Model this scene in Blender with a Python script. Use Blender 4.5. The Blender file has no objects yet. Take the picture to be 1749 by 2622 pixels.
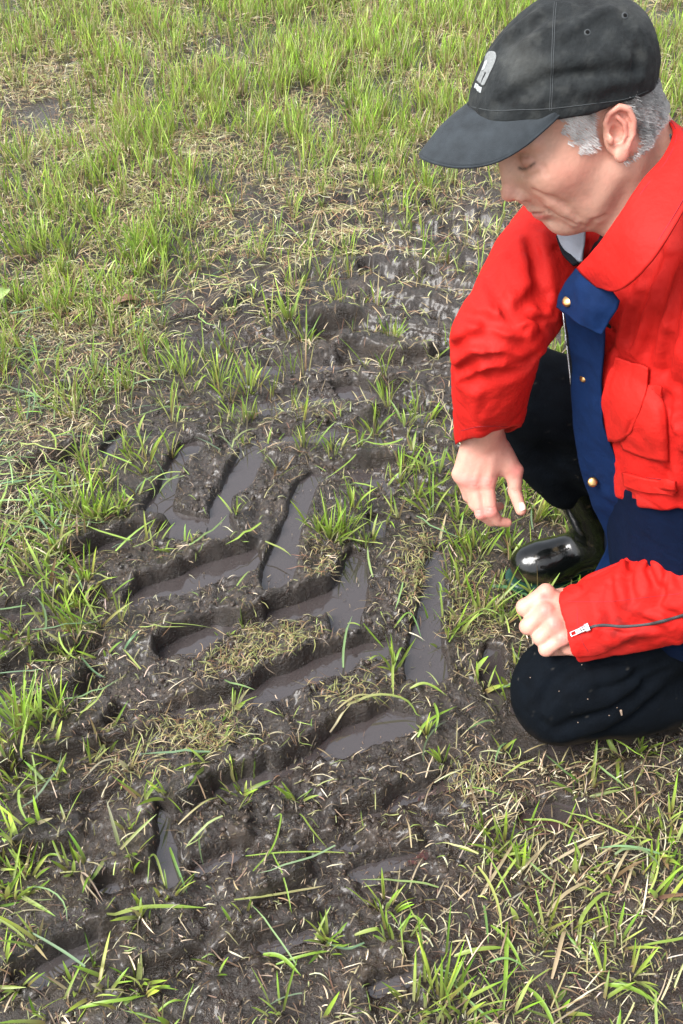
import bpy
import math, random, time, os
import numpy as np
T0 = time.time()
rng = np.random.default_rng(7)
C = bpy.context.scene.collection
# ------------------------------------------------------------------ camera
PITCH = math.radians(42.0); CAMZ = 1.45
FPX = 2549.0; SW, SH = 1749.0, 2622.0
cam_d = bpy.data.cameras.new('camera'); cam = bpy.data.objects.new('camera', cam_d); C.objects.link(cam)
cam.location = (0, 0, CAMZ); cam.rotation_euler = (math.pi/2-PITCH, 0, 0)
cam_d.sensor_fit = 'VERTICAL'; cam_d.sensor_height = 36.0; cam_d.lens = FPX/SH*36.0
cam_d.clip_start = 0.02; cam_d.clip_end = 2000
cam_d.dof.use_dof = False
bpy.context.scene.camera = cam
# ------------------------------------------------------------------ light: bright overcast day
SUN_EL = math.radians(50); SUN_AZ = math.radians(-116)     # azimuth clockwise from +Y
w = bpy.data.worlds.new('World'); bpy.context.scene.world = w; w.use_nodes = True
nt = w.node_tree; nt.nodes.clear()
sky = nt.nodes.new('ShaderNodeTexSky'); sky.sky_type = 'NISHITA'; sky.sun_disc = False
sky.sun_elevation = SUN_EL; sky.sun_rotation = SUN_AZ; sky.dust_density = 3.0
hs = nt.nodes.new('ShaderNodeHueSaturation'); hs.inputs['Saturation'].default_value = 0.30
bg = nt.nodes.new('ShaderNodeBackground'); bg.inputs[1].default_value = 0.125
wo = nt.nodes.new('ShaderNodeOutputWorld')
nt.links.new(sky.outputs[0], hs.inputs['Color']); nt.links.new(hs.outputs[0], bg.inputs[0]); nt.links.new(bg.outputs[0], wo.inputs[0])
sun_d = bpy.data.lights.new('sun', 'SUN'); sun_d.energy = 2.3; sun_d.angle = math.radians(34); sun_d.color = (1, 0.985, 0.96)
sun = bpy.data.objects.new('sun', sun_d); C.objects.link(sun)
sun.rotation_euler = (math.pi/2-SUN_EL, 0, math.pi-SUN_AZ)
sc = bpy.context.scene
sc.view_settings.view_transform = 'Standard'; sc.view_settings.look = 'None'
sc.view_settings.exposure = 1.5; sc.view_settings.gamma = 1.0
sc.cycles.max_bounces = 6; sc.cycles.diffuse_bounces = 3; sc.cycles.glossy_bounces = 3; sc.cycles.transparent_max_bounces = 8
sc.cycles.use_denoising = True
# ------------------------------------------------------------------ helpers
cP, sP = math.cos(PITCH), math.sin(PITCH)
FW = np.array([0, cP, -sP]); UP = np.array([0, sP, cP]); RT = np.array([1.0, 0, 0]); CP = np.array([0, 0, CAMZ])
def W(px, py, d): return CP + FW*d + RT*((px-874.5)/FPX*d) + UP*((1311-py)/FPX*d)
def G(px, py, z=0.0):
    r = FW + RT*((px-874.5)/FPX) + UP*((1311-py)/FPX); t = (z-CAMZ)/r[2]; return CP + r*t
def proj(P):
    q = P-CP; d = q@FW
    return 874.5+FPX*(q@RT)/d, 1311-FPX*(q@UP)/d
def tag(o, label=None, cat=None, group=None, kind=None):
    if label: o['label'] = label
    if cat: o['category'] = cat
    if group: o['group'] = group
    if kind: o['kind'] = kind
    return o
def sstep(a, b, x):
    t = np.clip((x-a)/(b-a), 0, 1); return t*t*(3-2*t)
_H = rng.random(4096).astype(np.float32)
def _hash(ix, iy, iz):
    return _H[(ix*73+iy*919+iz*3571+(ix*iy)*17+(iz*iy)*29) & 4095]
def noise3(P, s=1.0):
    Q = np.asarray(P, np.float32)*np.float32(s); I = np.floor(Q).astype(np.int32); f = Q-I; f = f*f*(3-2*f)
    x, y, z = I[:, 0], I[:, 1], I[:, 2]; a, b, c = f[:, 0], f[:, 1], f[:, 2]
    def L(zz):
        h00 = _hash(x, y, zz); h10 = _hash(x+1, y, zz); h01 = _hash(x, y+1, zz); h11 = _hash(x+1, y+1, zz)
        u = h00+(h10-h00)*a; v = h01+(h11-h01)*a; return u+(v-u)*b
    l0 = L(z); l1 = L(z+1); return (l0+(l1-l0)*c)*2-1
def fbm(P, s, o=3):
    r = 0; a = 1.0; t = 0
    for i in range(o): r = r+a*noise3(P+i*7.3, s); t += a; a *= .5; s *= 2.03
    return r/t
def noise2(x, y, s): return noise3(np.stack([x, y, np.full_like(x, .37)/s], 1), s)
def fbm2(x, y, s, o=3): return fbm(np.stack([x, y, np.full_like(x, .013)], 1), s, o)
def mesh_np(name, V, F, mat=None, parent=None, smooth=True, cols=None, link=True):
    me = bpy.data.meshes.new(name); V = np.ascontiguousarray(V, np.float32); F = np.asarray(F, np.int32)
    me.vertices.add(len(V)); me.vertices.foreach_set('co', V.ravel())
    k = F.shape[1]; me.loops.add(F.size); me.loops.foreach_set('vertex_index', F.ravel())
    me.polygons.add(len(F)); me.polygons.foreach_set('loop_start', np.arange(0, F.size, k, dtype=np.int32))
    me.polygons.foreach_set('loop_total', np.full(len(F), k, np.int32))
    if smooth: me.polygons.foreach_set('use_smooth', np.ones(len(F), bool))
    me.update(); me.validate()
    if cols is not None:
        ca = me.color_attributes.new('Col', 'FLOAT_COLOR', 'POINT')
        cc = np.ones((len(V), 4), np.float32); cc[:, :3] = cols; ca.data.foreach_set('color', cc.ravel())
    o = bpy.data.objects.new(name, me)
    if mat: me.materials.append(mat)
    if link: C.objects.link(o)
    if parent: o.parent = parent
    return o
def grid_faces(nr, nc, off=0, closed=False):
    i = np.arange(nr-1)[:, None]; j = np.arange(nc if closed else nc-1)[None]
    j2 = (j+1) % nc
    a = i*nc+j; b = i*nc+j2; c = (i+1)*nc+j2; d = (i+1)*nc+j
    return np.stack([a, b, c, d], -1).reshape(-1, 4)+off
def newmat(name, base=(.5, .5, .5), rough=.6, spec=.5, colattr=False, noise=None, bump=None, coat=0, coatr=.1, sheen=0, metal=0, trans=0, sss=0, ior=None, mottle=None):
    m = bpy.data.materials.new(name); m.use_nodes = True; n = m.node_tree; L = n.links; p = n.nodes['Principled BSDF']
    p.inputs['Roughness'].default_value = rough; p.inputs['Specular IOR Level'].default_value = spec
    p.inputs['Metallic'].default_value = metal; p.inputs['Coat Weight'].default_value = coat; p.inputs['Coat Roughness'].default_value = coatr
    p.inputs['Sheen Weight'].default_value = sheen
    if ior: p.inputs['IOR'].default_value = ior
    geo = n.nodes.new('ShaderNodeNewGeometry')
    if colattr:
        a = n.nodes.new('ShaderNodeVertexColor'); a.layer_name = 'Col'; src = a.outputs[0]
    else:
        a = n.nodes.new('ShaderNodeRGB'); a.outputs[0].default_value = (*base, 1); src = a.outputs[0]
    if mottle:     # (scale, low, high) multiplies the base colour by noise
        t = n.nodes.new('ShaderNodeTexNoise'); t.inputs['Scale'].default_value = mottle[0]; t.inputs['Detail'].default_value = 4
        L.new(geo.outputs['Position'], t.inputs['Vector'])
        r = n.nodes.new('ShaderNodeMapRange'); r.inputs['From Min'].default_value = .3; r.inputs['From Max'].default_value = .7
        r.inputs['To Min'].default_value = mottle[1]; r.inputs['To Max'].default_value = mottle[2]; L.new(t.outputs['Fac'], r.inputs['Value'])
        v = n.nodes.new('ShaderNodeVectorMath'); v.operation = 'SCALE'; L.new(src, v.inputs[0]); L.new(r.outputs[0], v.inputs['Scale']); src = v.outputs[0]
    L.new(src, p.inputs['Base Color'])
    if sss:
        p.inputs['Subsurface Weight'].default_value = sss; p.inputs['Subsurface Radius'].default_value = (1, .35, .2); p.inputs['Subsurface Scale'].default_value = .006
    if bump:       # list of (scale, distance)
        prev = None
        for s, dist in bump:
            t = n.nodes.new('ShaderNodeTexNoise'); t.inputs['Scale'].default_value = s; t.inputs['Detail'].default_value = 3
            L.new(geo.outputs['Position'], t.inputs['Vector'])
            b = n.nodes.new('ShaderNodeBump'); b.inputs['Distance'].default_value = dist; b.inputs['Strength'].default_value = 1
            L.new(t.outputs['Fac'], b.inputs['Height'])
            if prev: L.new(prev.outputs[0], b.inputs['Normal'])
            prev = b
        L.new(prev.outputs[0], p.inputs['Normal'])
    if trans:
        tr = n.nodes.new('ShaderNodeBsdfTranslucent'); mx = n.nodes.new('ShaderNodeMixShader'); mx.inputs[0].default_value = trans
        L.new(src, tr.inputs[0]); L.new(p.outputs[0], mx.inputs[1]); L.new(tr.outputs[0], mx.inputs[2]); L.new(mx.outputs[0], n.nodes['Material Output'].inputs[0])
    return m
# ------------------------------------------------------------------ signed distance modelling kit
BIG = 1.0
def v3(*a): return np.array(a, float)
def rotframe(a, b=None):
    a = np.asarray(a, float)/np.linalg.norm(a); b = np.array([0, 0, 1.0]) if b is None else np.asarray(b, float)
    if abs(a@b) > .98*np.linalg.norm(b): b = np.array([0, 1.0, 0])
    y = np.cross(b, a); y /= np.linalg.norm(y); z = np.cross(a, y); return np.stack([a, y, z], 1)
class SDF:
    def __init__(s): s.ops = []
    def cap(s, a, b, ra, rb=None, k=.01, op='u'):
        a = np.asarray(a, float); b = np.asarray(b, float); rb = ra if rb is None else rb
        ab = b-a; L = max(ab@ab, 1e-12)
        def f(P):
            h = np.clip(((P-a)@ab)/L, 0, 1); q = P-a-h[:, None]*ab
            return np.sqrt((q*q).sum(1))-(ra+(rb-ra)*h)
        s.ops.append((op, f, (a+b)/2, np.sqrt(L)/2+max(ra, rb), k)); return s
    def chain(s, pts, rs, k=.01, op='u'):
        pts = [np.asarray(p, float) for p in pts]
        if not hasattr(rs, '__len__'): rs = [rs]*len(pts)
        c = np.mean(pts, 0); R = max(np.linalg.norm(p-c) for p in pts)+max(rs)
        def f(P):
            d = None
            for a, b, ra, rb in zip(pts[:-1], pts[1:], rs[:-1], rs[1:]):
                ab = b-a; L = max(ab@ab, 1e-12); h = np.clip(((P-a)@ab)/L, 0, 1); q = P-a-h[:, None]*ab
                e = np.sqrt((q*q).sum(1))-(ra+(rb-ra)*h); d = e if d is None else np.minimum(d, e)
            return d
        s.ops.append((op, f, c, R, k)); return s
    def ell(s, c, r, R=None, k=.01, op='u'):
        c = np.asarray(c, float); r = np.asarray(r, float); R = np.eye(3) if R is None else R
        def f(P):
            q = (P-c)@R; a = q/r; k0 = np.sqrt((a*a).sum(1))+1e-9; b = a/r; k1 = np.sqrt((b*b).sum(1))+1e-9
            return k0*(k0-1)/k1
        s.ops.append((op, f, c, r.max(), k)); return s
    def box(s, c, h, R=None, rd=.005, k=.01, op='u'):
        c = np.asarray(c, float); h = np.asarray(h, float)-rd; R = np.eye(3) if R is None else R
        def f(P):
            q = np.abs((P-c)@R)-h; return np.sqrt((np.maximum(q, 0)**2).sum(1))+np.minimum(q.max(1), 0)-rd
        s.ops.append((op, f, c, np.linalg.norm(h)+rd, k)); return s
    def plane(s, p, n, k=.004):      # keep the side against the normal
        n = np.asarray(n, float)/np.linalg.norm(n); p = np.asarray(p, float)
        s.ops.append(('i', lambda P: (P-p)@n, p, 1e9, k)); return s
    def disp(s, f): s.ops.append(('d', f, np.zeros(3), 1e9, 0)); return s
    def ev(s, P, ops=None):
        d = np.full(len(P), BIG)
        for op, f, c, R, k in (s.ops if ops is None else ops):
            if op == 'd': d = d+f(P); continue
            e = f(P)
            if op == 'u': h = np.maximum(k-np.abs(d-e), 0)/k; d = np.minimum(d, e)-h*h*k*.25
            elif op == 's': e = -e; h = np.maximum(k-np.abs(d-e), 0)/k; d = np.maximum(d, e)+h*h*k*.25
            else: h = np.maximum(k-np.abs(d-e), 0)/k; d = np.maximum(d, e)+h*h*k*.25
        return d
    def grad(s, P, e=1e-3):
        g = np.stack([s.ev(P+np.eye(3)[i]*e)-s.ev(P-np.eye(3)[i]*e) for i in range(3)], 1)
        return g/(np.linalg.norm(g, axis=1)[:, None]+1e-12)
    def hit(s, pix, t0=.7, t1=3.0):  # where lines from the photograph's viewpoint meet the surface
        pix = np.asarray(pix, float).reshape(-1, 2)
        D = FW+RT*((pix[:, :1]-874.5)/FPX)+UP*((1311-pix[:, 1:2])/FPX); L = np.linalg.norm(D, axis=1)
        D = D/L[:, None]; t = np.full(len(pix), t0)
        for _ in range(90):
            d = s.ev(CP+D*t[:, None]); t = np.minimum(t+np.maximum(d, -.01)*.8, t1)
        return CP+D*t[:, None], t < t1-1e-3
    def mesh(s, h, lo=None, hi=None, n=20):
        us = [o for o in s.ops if o[0] == 'u']
        if lo is None:
            lo = np.min([o[2]-o[3] for o in us], 0)-.02; hi = np.max([o[2]+o[3] for o in us], 0)+.02
        lo = np.asarray(lo, float); hi = np.asarray(hi, float)
        nb = np.ceil((hi-lo)/(h*n)).astype(int); ND = nb*n+2
        bi = np.stack(np.meshgrid(*[np.arange(k) for k in nb], indexing='ij'), -1).reshape(-1, 3)
        cen = lo+(bi+.5)*n*h; half = n*h*math.sqrt(3)/2
        dc = s.ev(cen); act = np.where(np.abs(dc) < half*1.5+.012)[0]
        gi = np.arange(n+1); pts = np.stack(np.meshgrid(gi, gi, gi, indexing='ij'), -1).reshape(-1, 3)*h
        VI = []; VP = []; Q = []
        def gid(a): return (a[..., 0].astype(np.int64)*ND[1]+a[..., 1])*ND[2]+a[..., 2]
        for b in act:
            c = cen[b]; sub = []
            for o in s.ops:
                if o[3] > 1e8 or np.linalg.norm(o[2]-c)-o[3] < half+o[4]+.02: sub.append(o)
            if not any(o[0] == 'u' for o in sub): continue
            org = lo+bi[b]*n*h
            D = s.ev(org+pts, sub).reshape(n+1, n+1, n+1)
            S = D < 0
            if S.all() or not S.any(): continue
            # cell vertices
            acc = np.zeros((n, n, n, 3)); cnt = np.zeros((n, n, n))
            for ax in range(3):
                sl0 = [slice(None)]*3; sl1 = [slice(None)]*3; sl0[ax] = slice(0, n); sl1[ax] = slice(1, n+1)
                A = D[tuple(sl0)]; B = D[tuple(sl1)]; X = (A < 0) != (B < 0)
                t = np.where(X, A/np.where(X, A-B, 1), 0)
                o1, o2 = [i for i in range(3) if i != ax]
                for u in (0, 1):
                    for v in (0, 1):
                        sl = [None]*3; sl[ax] = slice(0, n); sl[o1] = slice(u, u+n); sl[o2] = slice(v, v+n)
                        x = X[tuple(sl)]; tt = t[tuple(sl)]
                        cnt += x; acc[..., ax] += x*tt; acc[..., o1] += x*u; acc[..., o2] += x*v
                i0, j0, k0 = np.where(X[tuple(slice(0, n) for _ in range(3))])
                if len(i0):
                    base = np.stack([i0, j0, k0], 1)+bi[b]*n; e1 = np.zeros(3, int); e2 = np.zeros(3, int); e1[o1] = 1; e2[o2] = 1
                    q = np.stack([gid(base-e1-e2), gid(base-e2), gid(base), gid(base-e1)], 1)
                    ok = (base[:, o1] > 0) & (base[:, o2] > 0)
                    inside = S[i0, j0, k0]; flip = inside if ax != 1 else ~inside
                    q = np.where(flip[:, None], q, q[:, ::-1]); Q.append(q[ok])
            m = cnt > 0; ii = np.argwhere(m)
            VI.append(gid(ii+bi[b]*n)); VP.append(org+(ii+acc[m]/cnt[m][:, None])*h)
        VI = np.concatenate(VI); VP = np.concatenate(VP); Q = np.concatenate(Q)
        o = np.argsort(VI); VI = VI[o]; VP = VP[o]
        k = np.searchsorted(VI, Q); k = np.clip(k, 0, len(VI)-1); good = (VI[k] == Q).all(1)
        return VP, k[good]
def cr(P, n):     # Catmull-Rom resample along axis 0
    P = np.asarray(P, float); m = len(P)
    if m == 2:
        t = np.linspace(0, 1, n); return P[0]+(P[1]-P[0])*t.reshape(-1, *([1]*(P.ndim-1)))
    t = np.linspace(0, m-1-1e-9, n); i = t.astype(int); f = (t-i).reshape(-1, *([1]*(P.ndim-1)))
    E = np.concatenate([[2*P[0]-P[1]], P, [2*P[-1]-P[-2]]]); a, b, c, d = E[i], E[i+1], E[i+2], E[i+3]
    return .5*(2*b+(c-a)*f+(2*a-5*b+4*c-d)*f*f+(3*b-a-3*c+d)*f**3)
def sheet(name, grid, th, mat, parent=None, res=(30, 30), wob=0, wobs=30, cols=None, raw=False):
    """a cloth sheet of real thickness through a grid of points"""
    Gd = np.asarray(grid, float); A = cr(Gd, res[0]); A = np.swapaxes(cr(np.swapaxes(A, 0, 1), res[1]), 0, 1)
    if raw: A = Gd
    nr, nc = A.shape[:2]
    du = np.gradient(A, axis=0); dv = np.gradient(A, axis=1); N = np.cross(du, dv); N /= (np.linalg.norm(N, axis=2)[..., None]+1e-12)
    if wob: A = A+N*(fbm(A.reshape(-1, 3), wobs, 3).reshape(nr, nc, 1)*wob)
    edge = np.ones((nr, nc)); 
    T = A+N*th/2; B = A-N*th/2
    V = np.concatenate([T.reshape(-1, 3), B.reshape(-1, 3)]); F = grid_faces(nr, nc); n = nr*nc
    F2 = F[:, ::-1]+n
    idx = np.arange(n).reshape(nr, nc)
    loop = np.concatenate([idx[0, :-1], idx[:-1, -1], idx[-1, :0:-1], idx[:0:-1, 0]])
    lp2 = np.roll(loop, -1); S = np.stack([loop, loop+n, lp2+n, lp2], 1)
    # wind the faces outward
    return mesh_np(name, V, np.concatenate([F, F2, S]), mat, parent, cols=cols)
def tube_mesh(lines, r, seg=6):
    VV = []; FF = []; off = 0
    for P in lines:
        P = np.asarray(P, float); rr = np.full(len(P), r) if not hasattr(r, '__len__') else np.asarray(r)
        T = np.gradient(P, axis=0); T /= np.linalg.norm(T, axis=1)[:, None]+1e-12
        ref = np.array([.3, .5, .81]); A = np.cross(T, ref); A /= np.linalg.norm(A, axis=1)[:, None]; B = np.cross(T, A)
        a = np.arange(seg)/seg*2*math.pi
        V = P[:, None]+rr[:, None, None]*(A[:, None]*np.cos(a)[None, :, None]+B[:, None]*np.sin(a)[None, :, None])
        VV.append(V.reshape(-1, 3)); FF.append(grid_faces(len(P), seg, off, True)); off += len(P)*seg
    return np.concatenate(VV), np.concatenate(FF)

def biggest(V, F):      # drop loose crumbs
    lab = np.arange(len(V)); e = np.concatenate([F[:, [0, 1]], F[:, [1, 2]], F[:, [2, 3]], F[:, [3, 0]]])
    while True:
        m = np.minimum(lab[e[:, 0]], lab[e[:, 1]]); n = lab.copy(); np.minimum.at(n, e[:, 0], m); np.minimum.at(n, e[:, 1], m); n = n[n]; n = n[n]
        if (n == lab).all(): break
        lab = n
    k = np.bincount(lab).argmax(); F = F[lab[F[:, 0]] == k]; u, inv = np.unique(F, return_inverse=True); return V[u], inv.reshape(-1, 4)
# ------------------------------------------------------------------ the churned ground
def T4(l): return [G(px, py, -.02)[:2] for px, py in l]
def D5(l): return [(x/1.3067, 900+y/1.3067) for x, y in l]
POOLS = [T4(D5(l)) for l in [
 [(600,320),(660,300),(690,315),(655,370),(610,400),(592,470),(585,540),(640,560),(700,570),(695,620),(650,650),(600,650),(545,640),(565,600),(520,585),(480,565),(490,530),(540,440),(570,370)],
 [(805,330),(850,322),(885,345),(868,400),(838,460),(775,505),(775,570),(800,640),(720,680),(690,640),(698,560),(722,490),(760,420),(790,365)],
 [(290,690),(340,655),(450,612),(572,596),(585,640),(500,655),(370,682)],
 [(428,835),(470,800),(560,770),(680,710),(850,672),(872,715),(850,760),(740,790),(600,840),(460,872),(418,862)],
 [(1005,440),(1050,418),(1085,430),(1052,485),(1025,560),(1005,640),(1000,700),(1005,760),(960,832),(880,835),(865,790),(885,720),(928,640),(960,560),(978,485)],
 [(530,1000),(600,968),(720,918),(795,925),(745,985),(640,1040),(560,1048),(528,1030)],
 [(880,878),(1000,850),(1110,806),(1135,780),(1150,705),(1180,680),(1228,700),(1235,780),(1212,900),(1200,965),(1110,968),(1095,890),(980,922),(885,915)],
 [(800,1185),(900,1095),(1000,1056),(1100,1014),(1230,975),(1315,985),(1320,1032),(1200,1062),(1080,1112),(970,1172),(880,1200),(810,1210)],
 [(1420,705),(1460,660),(1492,690),(1480,800),(1482,1000),(1505,1115),(1430,1142),(1345,1112),(1368,980),(1400,850)],
 [(1230,560),(1300,560),(1280,640),(1240,650)],
]] + [T4(l) for l in [
 [(818,1905),(870,1868),(930,1848),(985,1812),(1065,1830),(1075,1872),(1020,1895),(960,1915),(900,1945),(830,1960)],
 [(408,2060),(440,2080),(430,2125),(452,2170),(455,2260),(430,2280),(400,2215),(398,2120)],
 [(70,2540),(95,2480),(180,2435),(260,2405),(235,2450),(160,2500),(110,2545)],
 [(545,2025),(600,1998),(680,1966),(700,1985),(600,2020),(550,2045)],
 [(1240,1660),(1275,1670),(1290,1740),(1280,1830),(1248,1800),(1232,1720)],
 [(1330,2080),(1420,2060),(1530,2070),(1520,2110),(1420,2140),(1330,2130)],
 [(262,1165),(300,1115),(330,1110),(310,1160),(275,1190)],
 [(850,1000),(905,990),(960,1010),(930,1030),(880,1030)],
 [(770,720),(800,715),(815,735),(790,745)],
 [(915,690),(950,685),(955,710),(925,715)],
]]
# steps in the mud (bank on the far side); source-photo pixels laid onto the ground
CLIFFS = [
 ([(150,1425),(200,1412),(300,1375),(380,1352),(442,1350)], .034, .012),
 ([(330,1515),(400,1480),(460,1460),(530,1425),(600,1405),(655,1388)], .03, .012),
 ([(404,1680),(412,1655),(459,1640),(512,1626),(574,1600),(630,1585),(690,1566),(800,1520),(850,1500),(876,1440)], .034, .012),
 ([(402,1813),(490,1795),(574,1776),(646,1756),(741,1718),(784,1691),(868,1672),(925,1653),(983,1641)], .032, .012),
 ([(425,2074),(478,2051),(536,2020),(600,1997),(715,1951),(791,1902),(868,1871),(918,1856),(983,1812)], .038, .014),
 ([(860,2085),(925,2066),(983,2051),(1040,2020),(1097,1997),(1150,1975)], .026, .012),
 ([(740,2150),(791,2132),(868,2139),(944,2129)], .016, .008),
 ([(0,1712),(57,1691),(134,1668),(230,1653),(268,1641)], .034, .014),
 ([(0,2190),(77,2175),(153,2163),(214,2156)], .028, .012),
 ([(0,2500),(96,2462),(172,2428),(230,2397),(306,2362)], .03, .012),
 ([(684,784),(734,776)], .03, .012), ([(800,832),(837,826),(925,814)], .035, .014),
 ([(860,895),(898,893),(1021,920),(1097,914),(1155,891)], .035, .014), ([(930,992),(944,990),(1059,990)], .03, .012),
 ([(880,1083),(963,1078)], .03, .01), ([(870,1190),(983,1178),(1090,1182)], .03, .012),
 ([(60,1186),(153,1165),(199,1142)], .03, .012), ([(150,990),(230,985)], .02, .01),
 ([(200,1800),(215,1745),(235,1700)], .02, .01), ([(190,1890),(265,1860),(300,1810)], .02, .01),
 ([(950,1060),(1050,1040),(1150,1060)], .02, .01), ([(640,880),(700,905),(740,950)], .02, .01), ([(430,820),(560,790),(640,760)],.018,.01),
 ([(1040,520),(1100,505),(1170,520)], .03, .012), ([(940,370),(1000,360)], .02, .01), ([(300,330),(360,320)], .02, .01), ([(1080,590),(1160,585),(1200,600)], .025,.01),
 ([(530,390),(600,380),(640,390)], .025, .01), ([(860,380),(920,375)], .025, .01), ([(700,360),(760,370)], .02, .01), ([(1010,700),(1090,690),(1170,700)], .025, .01),
 ([(0, 1560), (80, 1545), (180, 1530), (280, 1512)], .03, .012), ([(60, 1800), (130, 1790), (215, 1770)], .026, .012), ([(0, 1965), (90, 1950), (180, 1930), (300, 1902), (400, 1872)], .034, .014),
 ([(240, 2250), (330, 2240), (420, 2215)], .024, .012), ([(480, 2195), (560, 2172), (650, 2148)], .03, .014), ([(650, 2300), (720, 2275), (800, 2245)], .026, .012), ([(880, 2215), (980, 2185), (1080, 2160)], .026, .012),
 ([(560, 2425), (700, 2385), (820, 2350)], .03, .014), ([(930, 2510), (1050, 2470)], .024, .012), ([(100, 2060), (200, 2045), (330, 2010)], .026, .012), ([(320, 2480), (430, 2455), (520, 2425)], .026, .012),
]
CL = [(np.array([G(px, py, 0)[:2] for px, py in l]), a, b) for l, a, b in CLIFFS]
def poly_sd(x, y, poly):
    P = np.asarray(poly); n = len(P); d = np.full(x.shape, 1e9); ins = np.zeros(x.shape, bool)
    for i in range(n):
        a = P[i]; b = P[(i+1) % n]; ex, ey = b-a; wx = x-a[0]; wy = y-a[1]
        t = np.clip((wx*ex+wy*ey)/(ex*ex+ey*ey+1e-12), 0, 1); d = np.minimum(d, (wx-ex*t)**2+(wy-ey*t)**2)
        c = (a[1] > y) != (b[1] > y); xi = a[0]+(y-a[1])*ex/(ey if abs(ey) > 1e-12 else 1e-12); ins ^= c & (x < xi)
    return np.where(ins, -1, 1)*np.sqrt(d)
GM = """877788888876|556887767777|566677667666|976655453555|969543223333|867425335555|775642435555|875243346766|786112347866|784232535887|764131116986|654131126765|964221336555|953322135665|644233227666|655333337777|634335546786|766356358895"""
SM = """555544674655|786556677555|577766667666|466666645555|567665334544|776442222333|775222232333|775122332444|520012123544|531111124655|321111234655|332121123544|234421132444|335212224566|223222225777|332333336788|322234455886|443335456775"""
GM = np.array([[int(c) for c in r] for r in GM.split('|')], float); SM = np.array([[int(c) for c in r] for r in SM.split('|')], float)
def dens(M, x, y):
    P = np.stack([x, y, np.zeros_like(x)], 1); q = P-CP; d = np.maximum(q@FW, .2)
    px = 874.5+FPX*(q@RT)/d; py = 1311-FPX*(q@UP)/d
    u = np.clip(px/SW*12-.5, 0, 10.999); v = np.clip(py/SH*18-.5, 0, 16.999)
    i = v.astype(int); j = u.astype(int); fv = v-i; fu = u-j
    return (M[i, j]*(1-fu)+M[i, j+1]*fu)*(1-fv)+(M[i+1, j]*(1-fu)+M[i+1, j+1]*fu)*fv
def height(x, y):
    """height of the soil, and how far inside a pool a point is"""
    x = np.asarray(x, float); y = np.asarray(y, float)
    wx = x+.007*noise2(x, y, 20)+.003*noise2(x, y, 48); wy = y+.007*noise2(x+7, y, 20)+.003*noise2(x, y+5, 48)
    far = sstep(2.5, 5, np.hypot(x, y))
    mud = np.clip(1-dens(GM, x, y)/9, .25, 1)*(1-.5*far)
    h = .012*fbm2(x, y, 3.1, 2)+.010*fbm2(x+11, y, 9, 2)*mud
    l1 = 1-np.abs(noise2(wx, wy, 22)); h += .020*mud*(l1-.7)
    l2 = fbm2(wx+4, wy+2, 55, 2); h += .013*mud*l2
    l3 = fbm2(x+8, y+2, 130, 2); h += .0052*mud*(1-2*np.abs(l3))*(.4+.6*sstep(-.3, .4, l2))
    bx0, by0 = G(930, 1180)[:2]; bx1, by1 = G(1030, 560)[:2]; tx, ty = bx1-bx0, by1-by0; tl = math.hypot(tx, ty); tx /= tl; ty /= tl
    u_ = (x-bx0)*tx+(y-by0)*ty; v_ = (x-bx0)*ty-(y-by0)*tx
    band = sstep(-.40, -.28, v_)*(1-sstep(.30, .42, v_))*sstep(-.15, .05, u_)*(1-sstep(1.7, 2.3, u_))
    ph = (u_+.35*np.abs(v_+.05)+.02*noise2(x, y, 11))/.155*2*math.pi; sw = np.sin(ph); sw = np.where(sw > 0, sstep(0, .5, sw), -sstep(0, .9, -sw))
    h = h+band*.026*sw*(.75+.45*noise2(x, y, 7))-band*.006
    near = (y < 3.2) & (np.abs(x) < 1.6)
    psd = np.full(x.shape, 1.0)
    xn, yn = wx[near], wy[near]; hn = h[near]; pn = psd[near]
    for P in POOLS:
        P = np.asarray(P); m = (xn > P[:, 0].min()-.12) & (xn < P[:, 0].max()+.12) & (yn > P[:, 1].min()-.12) & (yn < P[:, 1].max()+.12)
        if m.any(): pn[m] = np.minimum(pn[m], poly_sd(xn[m], yn[m], P))
    add = np.zeros(len(xn)); l2c = fbm2(xn+1, yn+2, 16, 2)
    for L, A, B in CL:
        m = (xn > L[:, 0].min()-.12) & (xn < L[:, 0].max()+.12) & (yn > L[:, 1].min()-.12) & (yn < L[:, 1].max()+.16)
        if not m.any(): continue
        X, Y = xn[m], yn[m]; best = np.full(len(X), 1e9); sg = np.zeros(len(X)); tt = np.zeros(len(X)); n = len(L)-1
        for i in range(n):
            a, b = L[i], L[i+1]; e = b-a; ll = np.hypot(*e); t = ((X-a[0])*e[0]+(Y-a[1])*e[1])/ll**2; tc = np.clip(t, 0, 1)
            dx = X-a[0]-e[0]*tc; dy = Y-a[1]-e[1]*tc; d = np.hypot(dx, dy); s = (e[0]*(Y-a[1])-e[1]*(X-a[0]))/ll
            u = d < best; best[u] = d[u]; sg[u] = s[u]; tt[u] = ((i+t)/n)[u]
        tw = sstep(-.08, .1, tt)*(1-sstep(.9, 1.08, tt))
        lat = np.sqrt(np.maximum(best**2-sg**2, 0)); tw = tw*np.exp(-lat/.02)
        up = .80*A*(1+.6*l2c[m])*np.exp(-np.maximum(sg, 0)/.055); dn = -B*np.exp(-np.maximum(-sg, 0)/.05)
        st = sstep(-.007, .006, sg+.004*l2c[m]); add[m] += tw*(dn*(1-st)+up*st-.014*np.exp(-((sg+.015)/.010)**2)+(.007*noise2(X, Y, 45)+.005*noise2(X+3, Y, 95))*np.exp(-(sg/.022)**2))
    damp = sstep(-.01, .10, pn)
    hn = hn*(.65+.35*damp)+np.maximum(add, -.032)
    hn += .005*np.exp(-np.maximum(pn, 0)/.03)*(pn > 0)+(.006*noise2(xn, yn, 50)+.004*noise2(xn, yn+3, 100))*np.exp(-((pn-.005)/.016)**2)
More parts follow.
